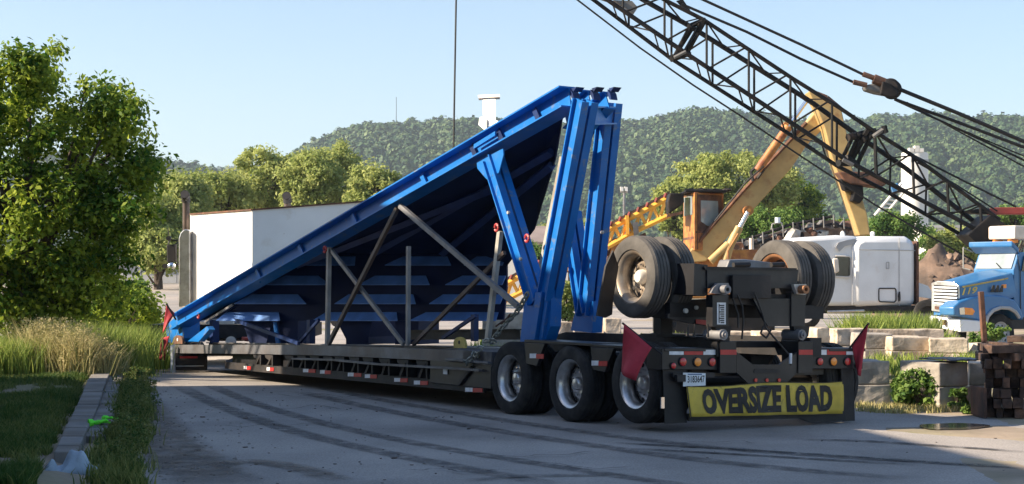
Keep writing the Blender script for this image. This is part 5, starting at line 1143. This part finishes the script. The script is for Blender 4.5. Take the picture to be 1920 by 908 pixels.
for k in range(2): p = P(1746+k*20, 447, 169.9); MB().box((p.x-.3, 169.9, p.z-.4), (p.x+.3, 170.05, p.z+.4)).build('window', 'glass_dark', wb)
wh_ = thing('warehouse', P(1030, 470, 150), 'low warehouse with a brown roof and white wall beyond the blue legs', 'building')
a, c = P(925, 500, 150), P(1115, 458, 150); MB().box((a.x, 150, 0), (c.x, 164, c.z)).build('wall', 'wall_white', wh_)
MB().prism([Vector((a.x-.3, 149.6, c.z)), Vector((c.x+.3, 149.6, c.z)), Vector((c.x+.3, 157, P(0, 428, 157).z)), Vector((a.x-.3, 157, P(0, 428, 157).z))], (0, 0, .2)).build('roof', 'roof_brown', wh_)
lp = thing('street_lamp', P(1170, 440, 100), 'slim lamp post with two floodlights above the conveyor', 'lamp post')
p0 = P(1170, 450, 100); MB().tube(Vector((p0.x, 100, 0)), P(1170.5, 362, 100), .11, 8, .08).build('pole', 'grey_steel', lp, True)
for x in (1166, 1174): MB().prism([P(x-3, 350, 99.8), P(x+3, 351, 99.8), P(x+3, 359, 99.8), P(x-2, 358, 99.8)], (0, .3, 0)).build('floodlight', 'silo_white', lp)
MB().tube(P(1163, 360, 100), P(1177, 361, 100), .05, 6).build('cross_arm', 'pale_steel', lp)
mast = tag(MB().tube(P(743, 250, 1495), P(743, 182, 1495), .35, 6, .25).build('radio_mast', 'crane_black'), 'thin radio mast on the ridge of the far hill', 'mast')
# low parked things glimpsed under the load
vs = thing('parked_sedan', P(800, 640, 62), 'white parked car glimpsed under the blue load', 'car')
MB().prism([P(x, y, 62) for x, y in ((615, 640), (617, 618), (640, 606), (652, 598), (690, 598), (706, 610), (716, 622), (716, 640))], (0, 1.7, 0)).build('body', 'white_paint', vs, bevel=.06)
MB().prism([P(x, y, 61.95) for x, y in ((645, 608), (655, 601), (686, 601), (698, 610))], (0, .03, 0)).build('window', 'glass_dark', vs)
for x in (635, 700): p = P(x, 632, 61.9); MB().lathe([(.31, 0), (.31, .2)], Vector((p.x, 61.85, .31)), (0, 1, 0), 16).build('wheel', 'rubber', vs, True)
# ============================================================ RIGHT YARD: white cab, blue truck
wt = thing('white_sleeper_cab', P(1640, 600, 60), 'white highway tractor with tall rounded sleeper parked behind the weeds', 'truck')
def WPn(x, y, d=60): return P(x, y, d+.24*(x-1600)/53)
q = MB(); q.prism([WPn(x, y, 60.2) for x, y in ((1470, 520), (1484, 470), (1492, 452), (1520, 444), (1570, 441), (1612, 443), (1612, 574), (1470, 574))], (-.5, 2.2, 0)); o = q.build('cab', 'white_paint', wt, True, bevel=.16); 
q = MB(); q.prism([WPn(x, y, 60) for x, y in ((1600, 575), (1600, 462), (1606, 449), (1620, 443), (1700, 443), (1714, 449), (1718, 462), (1718, 575))], (-.55, 2.5, 0)); o = q.build('sleeper', 'white_paint', wt, True, bevel=.22)
q = MB(); q.prism([WPn(x, y, 60.1) for x, y in ((1567, 464), (1572, 455), (1590, 450), (1606, 448), (1600, 458), (1584, 462), (1574, 472))], (0, .1, 0)); q.build('roof_fairing_edge', 'wall_grey', wt)
q = MB(); q.prism([WPn(x, y, 60.16) for x, y in ((1567, 481), (1592, 482), (1594, 485), (1594, 516), (1590, 519), (1567, 518))], (0, .06, 0)); wn_ = q.build('door_window', 'glass_dark', wt)
MB().path([WPn(x, y, 60.13) for x, y in ((1567, 480), (1593, 481), (1596, 485), (1596, 517), (1592, 520), (1567, 519))], .03, 5).build('window_frame', 'wall_white', wn_)
for pts, nm in (([(1599, 470), (1598, 572)], 'door_seam'), ([(1686, 446), (1686, 574)], 'panel_seam'), ([(1610, 468), (1716, 470)], 'panel_seam'), ([(1649, 541), (1678, 541), (1680, 544), (1680, 564), (1677, 567), (1650, 566), (1648, 563), (1648, 543), (1649, 541)], 'hatch_seal'), ([(1662, 492), (1667, 492), (1667, 504), (1662, 504), (1662, 492)], 'vent_frame')):
    MB().path([WPn(x, y, 59.98) for x, y in pts], .022 if nm == 'hatch_seal' else .012, 5).build(nm, 'ink' if nm == 'hatch_seal' else 'wall_grey', wt)
q = MB(); q.prism([WPn(x, y, 60.1) for x, y in ((1560, 485), (1570, 484), (1572, 510), (1562, 514))], (0, -.2, 0)); q.build('door_mirror', 'cream', wt, bevel=.05)
q = MB(); q.prism([WPn(x, y, 60) for x, y in ((1719, 452), (1723, 454), (1723, 572), (1719, 572))], (0, 2.3, 0)); q.build('rear_wall_seal', 'rust', wt)
q = MB(); q.blob(WPn(1686, 556, 59.95), .08, .6, .5, 2, .4, 3); q.build('grab_handle', 'ink', wt)
q = MB(); q.box((P(1480, 0, 60).x, 60.3, .55), (P(1760, 0, 60).x, 62.2, P(0, 574, 60).z)); q.build('chassis', 'black_frame', wt)
for x in (1513, 1742): 
    p = P(x, 0, 60); MB().lathe([(.3, .3), (.45, .3), (.52, .26), (.52, .04), (.45, 0), (.3, 0)], Vector((p.x, 60.1, .52)), (0, 1, 0), 28, True).build('tyre', 'rubber', wt, True)
MB().path([WPn(x, y, 59.9) for x, y in ((1552, 585), (1620, 583))], .05, 6).build('step_bar', 'alloy', wt, True)
for x in (1580, 1636): p = P(x, 439, 60.8); MB().blob(p, .09, 1, 1, 1.2, .2, x).build('roof_horn', 'wall_white', wt, True)
q = MB(); q.prism([WPn(x, y, 61) for x, y in ((1722, 530), (1740, 536), (1748, 548), (1748, 560), (1722, 556))], (0, 1, 0)); q.build('rear_deck_plate', 'white_paint', wt)
# ---- blue dump truck
BO = Vector((P(1799, 0, 43).x, 43, 0)); ef = Vector((-.55, .83, 0)).normalized(); eb = Vector((.83, .55, 0)).normalized()
def BT(px, py, far=None, back=None):
    a, c = (px-960)/F, (HOR-py)/F
    o, e = (BO+ef*far, eb) if far is not None else (BO+eb*back, ef)
    t = (a*o.y-o.x)/(e.x-a*e.y); p = o+e*t; return Vector((p.x, p.y, CH+c*p.y))
bt = thing('blue_dump_truck', BO, 'blue dump truck number 119 with white bumper and slatted grille', 'truck')
F1, F2 = BT(1750, 530, back=0), BT(1799, 535, back=0); G1, G2 = BT(1750, 585, back=0), BT(1797, 592, back=0)
Bq = BT(1898, 512, far=.1); Bf = Bq+ef*1.25+Vector((0, 0, .03)); Sd = BT(1905, 556, far=-.05); Sf = BT(1812, 566, far=-.05)
F1 = Vector((F1.x, F1.y, F2.z+.04))
q = MB()
mid = (F1+F2)/2+Vector((0, 0, .07)); midb = (Bq+Bf)/2+Vector((0, 0, .07))
hv_ = [F2, mid, F1, Bq, midb, Bf, Sf+Vector((0, 0, .12)), Sd+Vector((0, 0, .12)), G2, Vector((F1.x, F1.y, G2.z)), Vector((Bf.x, Bf.y, G2.z)), Sd]
q.add(hv_, [(0, 1, 4, 3), (1, 2, 5, 4), (0, 3, 7, 6), (0, 6, 8), (6, 7, 11, 8), (2, 9, 10, 5), (8, 9, 2, 1, 0)]); q.build('hood', 'truck_blue', bt, True, bevel=.03)
q = MB(); fp = [(1790, 592), (1788, 576), (1800, 566), (1822, 558), (1850, 553), (1880, 554), (1902, 562), (1915, 580), (1920, 600), (1914, 600), (1906, 584), (1892, 577), (1876, 576), (1860, 582), (1850, 594), (1846, 606), (1830, 600)]
q.prism([BT(x, y, far=-.22) for x, y in fp], ef*.5); q.build('fender', 'truck_blue', bt, True, bevel=.04)
q = MB(); q.path([BT(x, y, far=-.24) for x, y in ((1848, 606), (1852, 593), (1862, 582), (1876, 577), (1892, 578), (1904, 585), (1911, 596))], .05, 6); q.build('fender_flare', 'wall_grey', bt, True)
q = MB(); q.prism([BT(x, y, back=-.02) for x, y in ((1749, 531), (1760, 527), (1790, 529), (1799, 536), (1800, 560), (1792, 571), (1790, 588), (1749, 583))], -eb*.05); gr = q.build('grille_surround', 'alloy', bt, bevel=.01)
for k in range(6): q = MB(); y = 537+k*6; q.prism([BT(x, yy, back=-.09) for x, yy in ((1751, y), (1796, y+1.5+k*.3), (1795, y+4.6+k*.3), (1751, y+3.2))], -eb*.03); q.build('grille_slat', 'white_tape', bt)
q = MB(); q.prism([BT(x, y, back=-.075) for x, y in ((1751, 534), (1797, 537), (1796, 572), (1751, 568))], -eb*.004); q.build('grille_opening', 'ink', bt)
q = MB(); q.prism([BT(x, y, back=-.09) for x, y in ((1753, 574), (1780, 576), (1780, 582), (1753, 580))], -eb*.01); q.build('grille_lamp', 'rust', bt)
q = MB()
bp = [BT(1742, 592, back=-.18), BT(1800, 599, back=-.22), BT(1838, 602, far=-.30)]; bq = [BT(1744, 612, back=-.18), BT(1801, 623, back=-.22), BT(1836, 622, far=-.30)]
for k in range(2): q.hexa([bq[k], bq[k+1], bp[k+1], bp[k]], [p+ef*.12+eb*.25 for p in (bq[k], bq[k+1], bp[k+1], bp[k])])
q.build('bumper', 'white_paint', bt, bevel=.02)
for x, y in ((1751, 602), (1768, 605)): q = MB(); q.prism([BT(x+a, y+b_, back=-.30) for a, b_ in ((-2, -5), (2, -5), (2, 5), (-2, 5))], eb*.1); q.build('tow_slot', 'rust', bt)
q = MB(); q.prism([BT(x, y, far=-.24) for x, y in ((1799, 578), (1808, 576), (1810, 590), (1800, 590))], ef*.08); q.build('headlight', 'chrome', bt)
q = MB(); q.prism([BT(x, y, far=-.24) for x, y in ((1809, 577), (1823, 578), (1828, 584), (1824, 591), (1809, 590))], ef*.08); q.build('turn_signal', 'amber_lens', bt)
for k in range(3): q = MB(); x = 1857+k*8; q.prism([BT(x+a, 535+b_, far=-.09) for a, b_ in ((4, 0), (8, 0), (7, 13), (0, 13))], -ef*.01); q.build('hood_vent', 'ink', bt)
q = MB(); q.prism([BT(x, y, far=-.02) for x, y in ((1879, 534), (1887, 533), (1887, 546), (1880, 547))], ef*.04); q.build('side_marker', 'amber_lens', bt)
q = MB(); q.prism([BT(x, y, far=-.06) for x, y in ((1804, 537), (1890, 521), (1890, 523.5), (1806, 540))], -ef*.006); q.build('yellow_stripe', 'lug_yellow', bt)
v, f = textmesh('119', 1.0, .02); mx_ = max(a for a, _ in v); my_ = max(b_ for _, b_ in v); a_, b_, c_ = BT(1804, 554, far=-.12), BT(1830, 550, far=-.12), BT(1808, 541, far=-.12)
q = MB(); q.add([a_+(b_-a_)*(x/mx_)+(c_-a_)*(y/my_) for x, y in v], f); q.build('number', 'banner_yellow', bt)
# cab
W1, W2, W3, W4 = BT(1901, 506, far=.12), BT(1911, 473, far=.12), None, None
W3 = W2+ef*1.35; W4 = W1+ef*1.35; back = eb*1.7
q = MB(); zc = BT(1905, 600, far=.0).z; lo4 = [Vector((p.x, p.y, zc)) for p in (W1, W1+back, W4+back, W4)]
q.add(lo4+[W1, W2, W3, W4, W2+back, W3+back], [(0, 1, 2, 3), (4, 5, 6, 7), (5, 8, 9, 6), (0, 4, 7, 3), (0, 1, 8, 5, 4), (3, 7, 6, 9, 2), (1, 2, 9, 8)]); q.build('cab', 'truck_blue', bt, bevel=.03)
nn = (W2-W1).cross(ef).normalized(); nn = nn if nn.y < 0 else -nn
def ws(s, t): return (W1.lerp(W2, t)).lerp(W4.lerp(W3, t), s)+nn*.02
MB().prism([ws(.06, .05), ws(.06, .9), ws(.94, .9), ws(.94, .05)], nn*.01).build('windshield', 'glass_pale', bt)
MB().path([ws(.3, .06)+nn*.04, ws(.45, .35)+nn*.03], .012, 5).build('wiper', 'ink', bt)
q = MB(); q.prism([ws(-.04, .88)+nn*.02, ws(1.04, .88)+nn*.02, ws(1.04, 1.0)+nn*.35, ws(-.04, 1.0)+nn*.35], Vector((0, 0, .14))); q.build('sun_visor', 'truck_blue', bt, bevel=.03)
q = MB(); q.prism([BT(x, y, far=.10) for x, y in ((1915, 508), (1920, 480), (1960, 482), (1960, 512))], -ef*.02); q.build('door_window', 'glass_dark', bt)
q = MB(); q.path([BT(x, y, far=.10) for x, y in ((1906, 470), (1913, 510), (1914, 600))], .012, 5); q.build('door_seam', 'ink', bt)
q = MB(); a1 = BT(1920, 449, far=.2); q.hexa([a1-eb*.35+ef*.9, a1-eb*.35, a1+eb*1.6, a1+eb*1.6+ef*.9], [p+Vector((0, 0, .36)) for p in (a1-eb*.35+ef*.9, a1-eb*.35, a1+eb*1.6, a1+eb*1.6+ef*.9)]); q.build('roof_box', 'cream', bt, bevel=.05)
for k in (0, 1): q = MB(); c = a1-eb*.2+ef*(.2+.5*k)+Vector((0, 0, -.05)); q.box(c-Vector((.12, .08, .04)), c+Vector((.12, .08, .05))); q.build('beacon', 'amber_lens', bt, bevel=.01)
q = MB(); m0 = W3+nn*.05+ef*.15; q.path([m0, m0+nn*.3+ef*.1, m0+nn*.3+ef*.1+Vector((0, 0, -.55)), W4+ef*.1], .018, 6); q.build('mirror_frame', 'pale_steel', bt, True)
fwc = BT(1878, 628, far=-.12); WMx = Matrix.Translation(fwc) @ Matrix((( ef.x, eb.x, 0), (ef.y, eb.y, 0), (0, 0, 1))).to_4x4()
wheel_proto('rubber', 'wall_grey', .53, .28, 'front_wheel', bt, 'hub_white', .05, WMx)
q = MB(); q.box((-.1, 0, 0), (.1, .1, .1)) if False else None
q = MB(); c = BO+eb*1.2; q.hexa([c+ef*.1+Vector((0, 0, .45)), c+ef*1.3+Vector((0, 0, .45)), c+ef*1.3+eb*3+Vector((0, 0, .45)), c+ef*.1+eb*3+Vector((0, 0, .45))], [p+Vector((0, 0, .3)) for p in (c+ef*.1+Vector((0, 0, .45)), c+ef*1.3+Vector((0, 0, .45)), c+ef*1.3+eb*3+Vector((0, 0, .45)), c+ef*.1+eb*3+Vector((0, 0, .45)))]); q.build('chassis', 'black_frame', bt)
q = MB(); q.lathe([(.3, 0), (.5, 0), (.53, .05), (.53, .25), (.5, .28), (.3, .28)], fwc+ef*1.6, ef, 24, True); q.build('front_tyre', 'rubber', bt, True)
# ---- earth mound
def mound(name, label, cx, cy, rx__, ry__, h, m, seed):
    b = MB(); n, k = 44, 12
    for j in range(k+1):
        for i in range(n):
            a = 2*math.pi*i/n; r = j/k; x, y = math.cos(a)*r, math.sin(a)*r
            z = h*(1-r**1.6)*(1+.35*noise.noise(Vector((x*2.2, y*2.2, seed))))+.22*h*noise.noise(Vector((x*6, y*6, seed)))*(1-r)+.08*h*noise.noise(Vector((x*15, y*15, seed)))*(1-r)
            b.v.append(Vector((cx+x*rx__, cy+y*ry__, gz(cx, cy)+z-.05)))
    for j in range(k):
        for i in range(n): b.f.append((j*n+i, j*n+(i+1) % n, (j+1)*n+(i+1) % n, (j+1)*n+i))
    return tag(b.build(name, m, None, True), label, 'mound')
c = P(1775, 0, 80); mound('earth_mound', 'brown earth and rubble mound between the white cab and the blue truck', c.x, 80, 3.6, 3.5, 3.1, 'dirt_mound', 1)
c = P(1850, 0, 84); mound('earth_mound', 'lighter soil mound behind the blue truck hood', c.x, 84, 2.6, 3, 2.6, 'concrete', 2)
rb_ = MB()
for i in range(260):
    a = rng.uniform(0, 6.28); r = rng.uniform(.1, .95); cx_ = P(1775, 0, 80).x; rb_.blob(Vector((cx_+math.cos(a)*r*3.4, 80+math.sin(a)*r*3.3, 3.0*(1-r**1.6))), rng.uniform(.06, .22), jit=.5, seed=i, sub=0)
tag(rb_.build('rubble', 'dirt_mound'), 'brown clods and stones lying over the earth mound', kind='stuff')
# ============================================================ CONCRETE BLOCKS
def block(px, d, z0, w_, h, dep, yaw, label, m='concrete', group='concrete blocks of the yard edge', groove=True, nx_=True):
    c = Vector(((px-960)*d/F, d, z0)); Wm = Matrix.Translation(c) @ Matrix.Rotation(math.radians(yaw), 4, 'Z')
    t = thing('concrete_block', Wm, label, 'concrete block', group)
    if groove:
        q = MB(Wm); q.box((-w_/2, 0, 0), (w_/2, dep, h*.49)); q.build('lower_course', m, t, bevel=.014)
        q = MB(Wm); q.box((-w_/2+.01, .012, h*.5), (w_/2-.01, dep-.01, h)); q.build('upper_course', m, t, bevel=.018)
    else:
        q = MB(Wm); q.box((-w_/2, 0, 0), (w_/2, dep, h)); q.build('body', m, t, bevel=.04)
    for kk, ch in enumerate(t.children):      # worn, uneven faces
        me = ch.data; import bmesh as _b
        bm = _b.new(); bm.from_mesh(me); _b.ops.subdivide_edges(bm, edges=bm.edges[:], cuts=5, use_grid_fill=True)
        for v_ in bm.verts:
            k = noise.noise(v_.co*5+Vector((px, kk, d)))*.022+noise.noise(v_.co*14+Vector((px, kk, d)))*.010; v_.co += Vector((k, k*.7, k*.5))
        bm.to_mesh(me); bm.free()
    return t
for a in ((1632, 22.9, 0, .56, .62, .8, 6, 'concrete block just right of the trailer light bar', 'concrete_grey'),
          (1790, 22.4, 0, .52, .63, .8, 28, 'concrete block with a dark sheet on top, right of the leafy weeds', 'concrete_grey'),
          (1838, 22.9, 0, .30, .60, .7, -12, 'narrow sunlit concrete block behind the timber stack', 'concrete'),
          (1648, 27.0, .38, .46, .48, .9, 4, 'back row block right above the red flag', 'concrete_grey'),
          (1708, 26.8, .38, .64, .44, .9, 10, 'long low block in the middle of the back row', 'concrete'),
          (1780, 26.4, .36, .60, .44, .9, -10, 'sunlit block at the right end of the back row', 'concrete'),
          (1600, 29.2, .30, .62, .58, .6, 12, 'pale block behind the tip of the right flag', 'concrete'),
          (1545, 28.4, .30, .26, .62, .5, 20, 'small upright block behind the right booster tyre', 'concrete'),
          (1510, 29.4, .30, .44, .60, .6, -6, 'sunlit block under the right booster tyre', 'concrete'),
          (1690, 31.0, .40, 1.6, .42, .5, 3, 'long flat slab under the tall weeds', 'concrete'),
          (1450, 30.5, .25, .5, .55, .6, 10, 'block seen between the hoses under the booster axle', 'concrete'),
          (1150, 34, 0.0, .35, .95, .6, 5, 'block seen under the left booster tyre', 'concrete'),
          (1058, 33, 0, .36, .90, .6, 8, 'left block seen between the blue legs', 'concrete'),
          (1088, 33.6, 0, .30, .86, .6, -14, 'right block seen between the blue legs', 'concrete'),
          (955, 40, 0, 1.3, .95, .7, -4, 'low block seen left of the near blue leg', 'concrete_grey'),
          (730, 46, 0, .75, 1.05, .8, 20, 'sunlit block seen under the ribbed blue wall', 'concrete'),
          (1390, 33, .1, .5, .62, .6, 0, 'block beyond the trailer frame centre', 'concrete'),
          (1850, 27.2, .34, .36, .36, .5, 25, 'small rounded pale block beside the rusty post', 'concrete')):
    block(*a)
# dark plastic sheet on the block
q = MB(); cc2 = Vector(((1790-960)*22.5/F, 22.65, .64)); n_ = 14
for i in range(n_+1):
    for j in range(n_+1): x, y = (i/n_-.5)*.62, (j/n_-.5)*.6; q.v.append(cc2+Vector((x*.88-y*.47, x*.47+y*.88, .02+.03*abs(noise.noise(Vector((x*8, y*8, 2))))-.25*max(0, -y-.24))))
for i in range(n_):
    for j in range(n_): a = i*(n_+1)+j; q.f.append((a, a+n_+1, a+n_+2, a+1))
o = q.build('plastic_sheet', 'black_gloss', None, True); o.modifiers.new('t', 'SOLIDIFY').thickness = .01; tag(o, 'dark crumpled sheet lying on top of the concrete block', 'plastic sheet')
# ============================================================ TIMBER STACK
lab_m = 'dark creosoted timber end in the body of the stack'
s = 21.0/F
def tim(x0, y0, x1, y1, d, ln, label, yawd=0, m='timber'):
    a = P(x0, y1, d); c = P(x1, y0, d); cx_, cz = (a.x+c.x)/2, a.z; Wm = Matrix.Translation(Vector((cx_, d, cz))) @ Matrix.Rotation(math.radians(yawd-15), 4, 'Z') @ Matrix.Rotation(math.radians(rng.uniform(-2.5, 2.5)), 4, 'Y')
    b = MB(Wm); b.box((-(c.x-a.x)/2, 0, 0), ((c.x-a.x)/2, ln, c.z-a.z)); o = b.build('timber_baulk', m, None, bevel=.008)
    return tag(o, label, 'timber', 'timbers of the stack at the right edge')
rows_ = [785, 766, 747, 728, 710, 692]
ORD = ['first', 'second', 'third', 'fourth', 'fifth', 'sixth', 'seventh']; RW = ['bottom', 'second lowest', 'third lowest', 'fourth lowest', 'fifth lowest', 'sixth lowest']
for r in range(6):
    x = 1847+rng.uniform(0, 3) if r else 1848; nn_ = -1
    while x < 1925:
        nn_ += 1
        w_ = rng.uniform(13, 24); y1 = rows_[r]; tim(x, y1-17.5+rng.uniform(-2.5, .5), x+w_-2, y1, 21.1+rng.uniform(-.22, .22), rng.uniform(1.1, 1.6), 'dark timber end, %s from the left in the %s row of the stack' % (ORD[nn_], RW[r]), rng.uniform(-3, 3)); x += w_
lab_t = ['timber end at the left of the top crosswise layer', 'round ended timber on top of the stack', 'light brown timber lying across the stack top', 'timber end sticking out high on the stack', 'topmost brown timber at the picture edge', 'short timber under the topmost one', 'pale timber end near the upper left corner', 'lower pale timber end at the upper left corner']
for k, (x0, y0, x1, y1, yw) in enumerate(((1838, 648, 1864, 663, -50), (1858, 648, 1872, 662, 10), (1868, 662, 1905, 677, -35), (1890, 645, 1922, 660, 20), (1888, 630, 1945, 642, -15), (1902, 660, 1950, 676, 30), (1841, 664, 1856, 678, 5), (1841, 679, 1856, 692, -4))):
    tim(x0, y0, x1, y1, 20.9+.06*k, .9, lab_t[k], yw)
tag(MB().bar(P(1850, 700, 21.9), P(1839, 547, 21.9), .06, .09, (0, 1, 0)).build('steel_post', 'rust', None, bevel=.006), 'rusty steel post standing before the blue truck bumper', 'post')
tag(MB().prism([P(x, y, 20.95) for x, y in ((1844, 728), (1850, 728), (1851, 784), (1845, 784))], (0, .6, 0)).build('rusty_plate', 'rust'), 'narrow rusty plate at the left foot of the timber stack', 'steel plate')
# ============================================================ YARD PLANTS
pts = []; hh = []
for i in range(90):
    x = rng.uniform(1540, 1760); d = rng.uniform(31.5, 40); X = (x-960)*d/F; a, b = tuft(160, X, d, .16, .25, .75 if 1590 < x < 1740 else .4); pts.append(a); hh.append(b)
for i in range(150):
    x = rng.uniform(900, 1560); d = rng.uniform(35, 48); X = (x-960)*d/F; a, b = tuft(110, X, d, .25, .12, .35); pts.append(a); hh.append(b)
for i in range(34):
    x = rng.uniform(1560, 1900); d = rng.uniform(24.2, 26.6); X = (x-960)*d/F; a, b = tuft(90, X, d, .10, .06, .24); pts.append(a); hh.append(b)
s_ = np.concatenate(pts); blades(s_, np.concatenate(hh), .011, .5, 'weed_blade', 'yard_grass', label='bright green grass growing among the yard blocks', cat='grass')
def weed(px, py, w_, h, label, n=30, d=None, zb=0, size=.035, lf='leaf_bush', per=46):
    p = G(px, py, zb) if d is None else P(px, py, d); c = p+Vector((0, 0, h*.55)); tree('leafy_weed', label, p, c, (w_/2, w_/2.6, h*.5), n, per, size, lf, w_*.16, .012, 'weed', seed=int(px))
weed(1722, 768, .62, .52, 'big leafy green weed between the two front concrete blocks', 60, size=.038)
weed(1692, 764, .30, .44, 'darker leafy weed against the left front block', 30)
weed(1795, 772, .26, .28, 'small leafy weed growing before the block with the dark sheet', 20)
weed(1817, 778, .16, .12, 'tiny weed at the foot of the narrow block', 12)
weed(1636, 762, .12, .5, 'thin dry weed standing before the block by the trailer', 10, size=.025, lf='straw_blade')
weed(1700, 668, .4, .22, 'low weeds before the long low block', 24, zb=.4, size=.03); weed(1835, 655, .35, .28, 'green weeds beside the small rounded block', 24, zb=.5, size=.035); weed(1862, 640, .5, .3, 'green weeds in front of the blue truck wheel', 24, zb=.6, size=.035)
weed(1570, 640, .3, .25, 'weeds between the pale blocks', 20, zb=.5)
pts = []; hh = []
for x in list(rng.uniform(1610, 1850, 60)):
    p = G(x, rng.uniform(762, 776)); a, b = tuft(40, p.x, p.y, .05, .03, .12); a[:, 2] = 0; pts.append(a); hh.append(b)
blades(np.concatenate(pts), np.concatenate(hh), .006, .6, 'straw_blade', 'dry_tufts', label='dry tufts along the foot of the front blocks', cat='grass')
# ============================================================ THE BUILDING WHOSE SHADE LIES ON THE YARD (left of the picture)
sh_ = thing('metal_warehouse', (-20, 12, 0), 'large grey metal warehouse standing left of the yard', 'building')
fp_ = [(-11.1, 26.4), (-5.5, -8), (-30, -12), (-34, 23.3)]
q = MB(); q.prism([(x, y, 0) for x, y in fp_], (0, 0, 7.9)); q.build('wall', 'metal_shed', sh_)
q = MB(); q.prism([(x*1.0, y, 7.905) for x, y in fp_], (0, 0, .12)); q.build('roof', 'roof_brown', sh_)
q = MB(); q.prism([(-16, 26.21, 0.01), (-20, 25.57, .01), (-20, 25.57, 4), (-16, 26.21, 4)], (-.02, .12, 0)); q.build('roller_door', 'wall_grey', sh_)
# ============================================================ HAZE
hz = bpy.data.materials.new('haze'); hz.use_nodes = True; hn = hz.node_tree; hn.nodes.remove(hn.nodes['Principled BSDF'])
pv = hn.nodes.new('ShaderNodeVolumePrincipled'); pv.inputs['Density'].default_value = .00018; pv.inputs['Color'].default_value = (.74, .86, 1, 1); pv.inputs['Anisotropy'].default_value = .2
hn.links.new(pv.outputs[0], hn.nodes['Material Output'].inputs['Volume'])
M['haze'] = hz
q = MB(); q.box((-1500, -60, -6), (1500, 3300, 330)); tag(q.build('haze', 'haze'), kind='stuff')
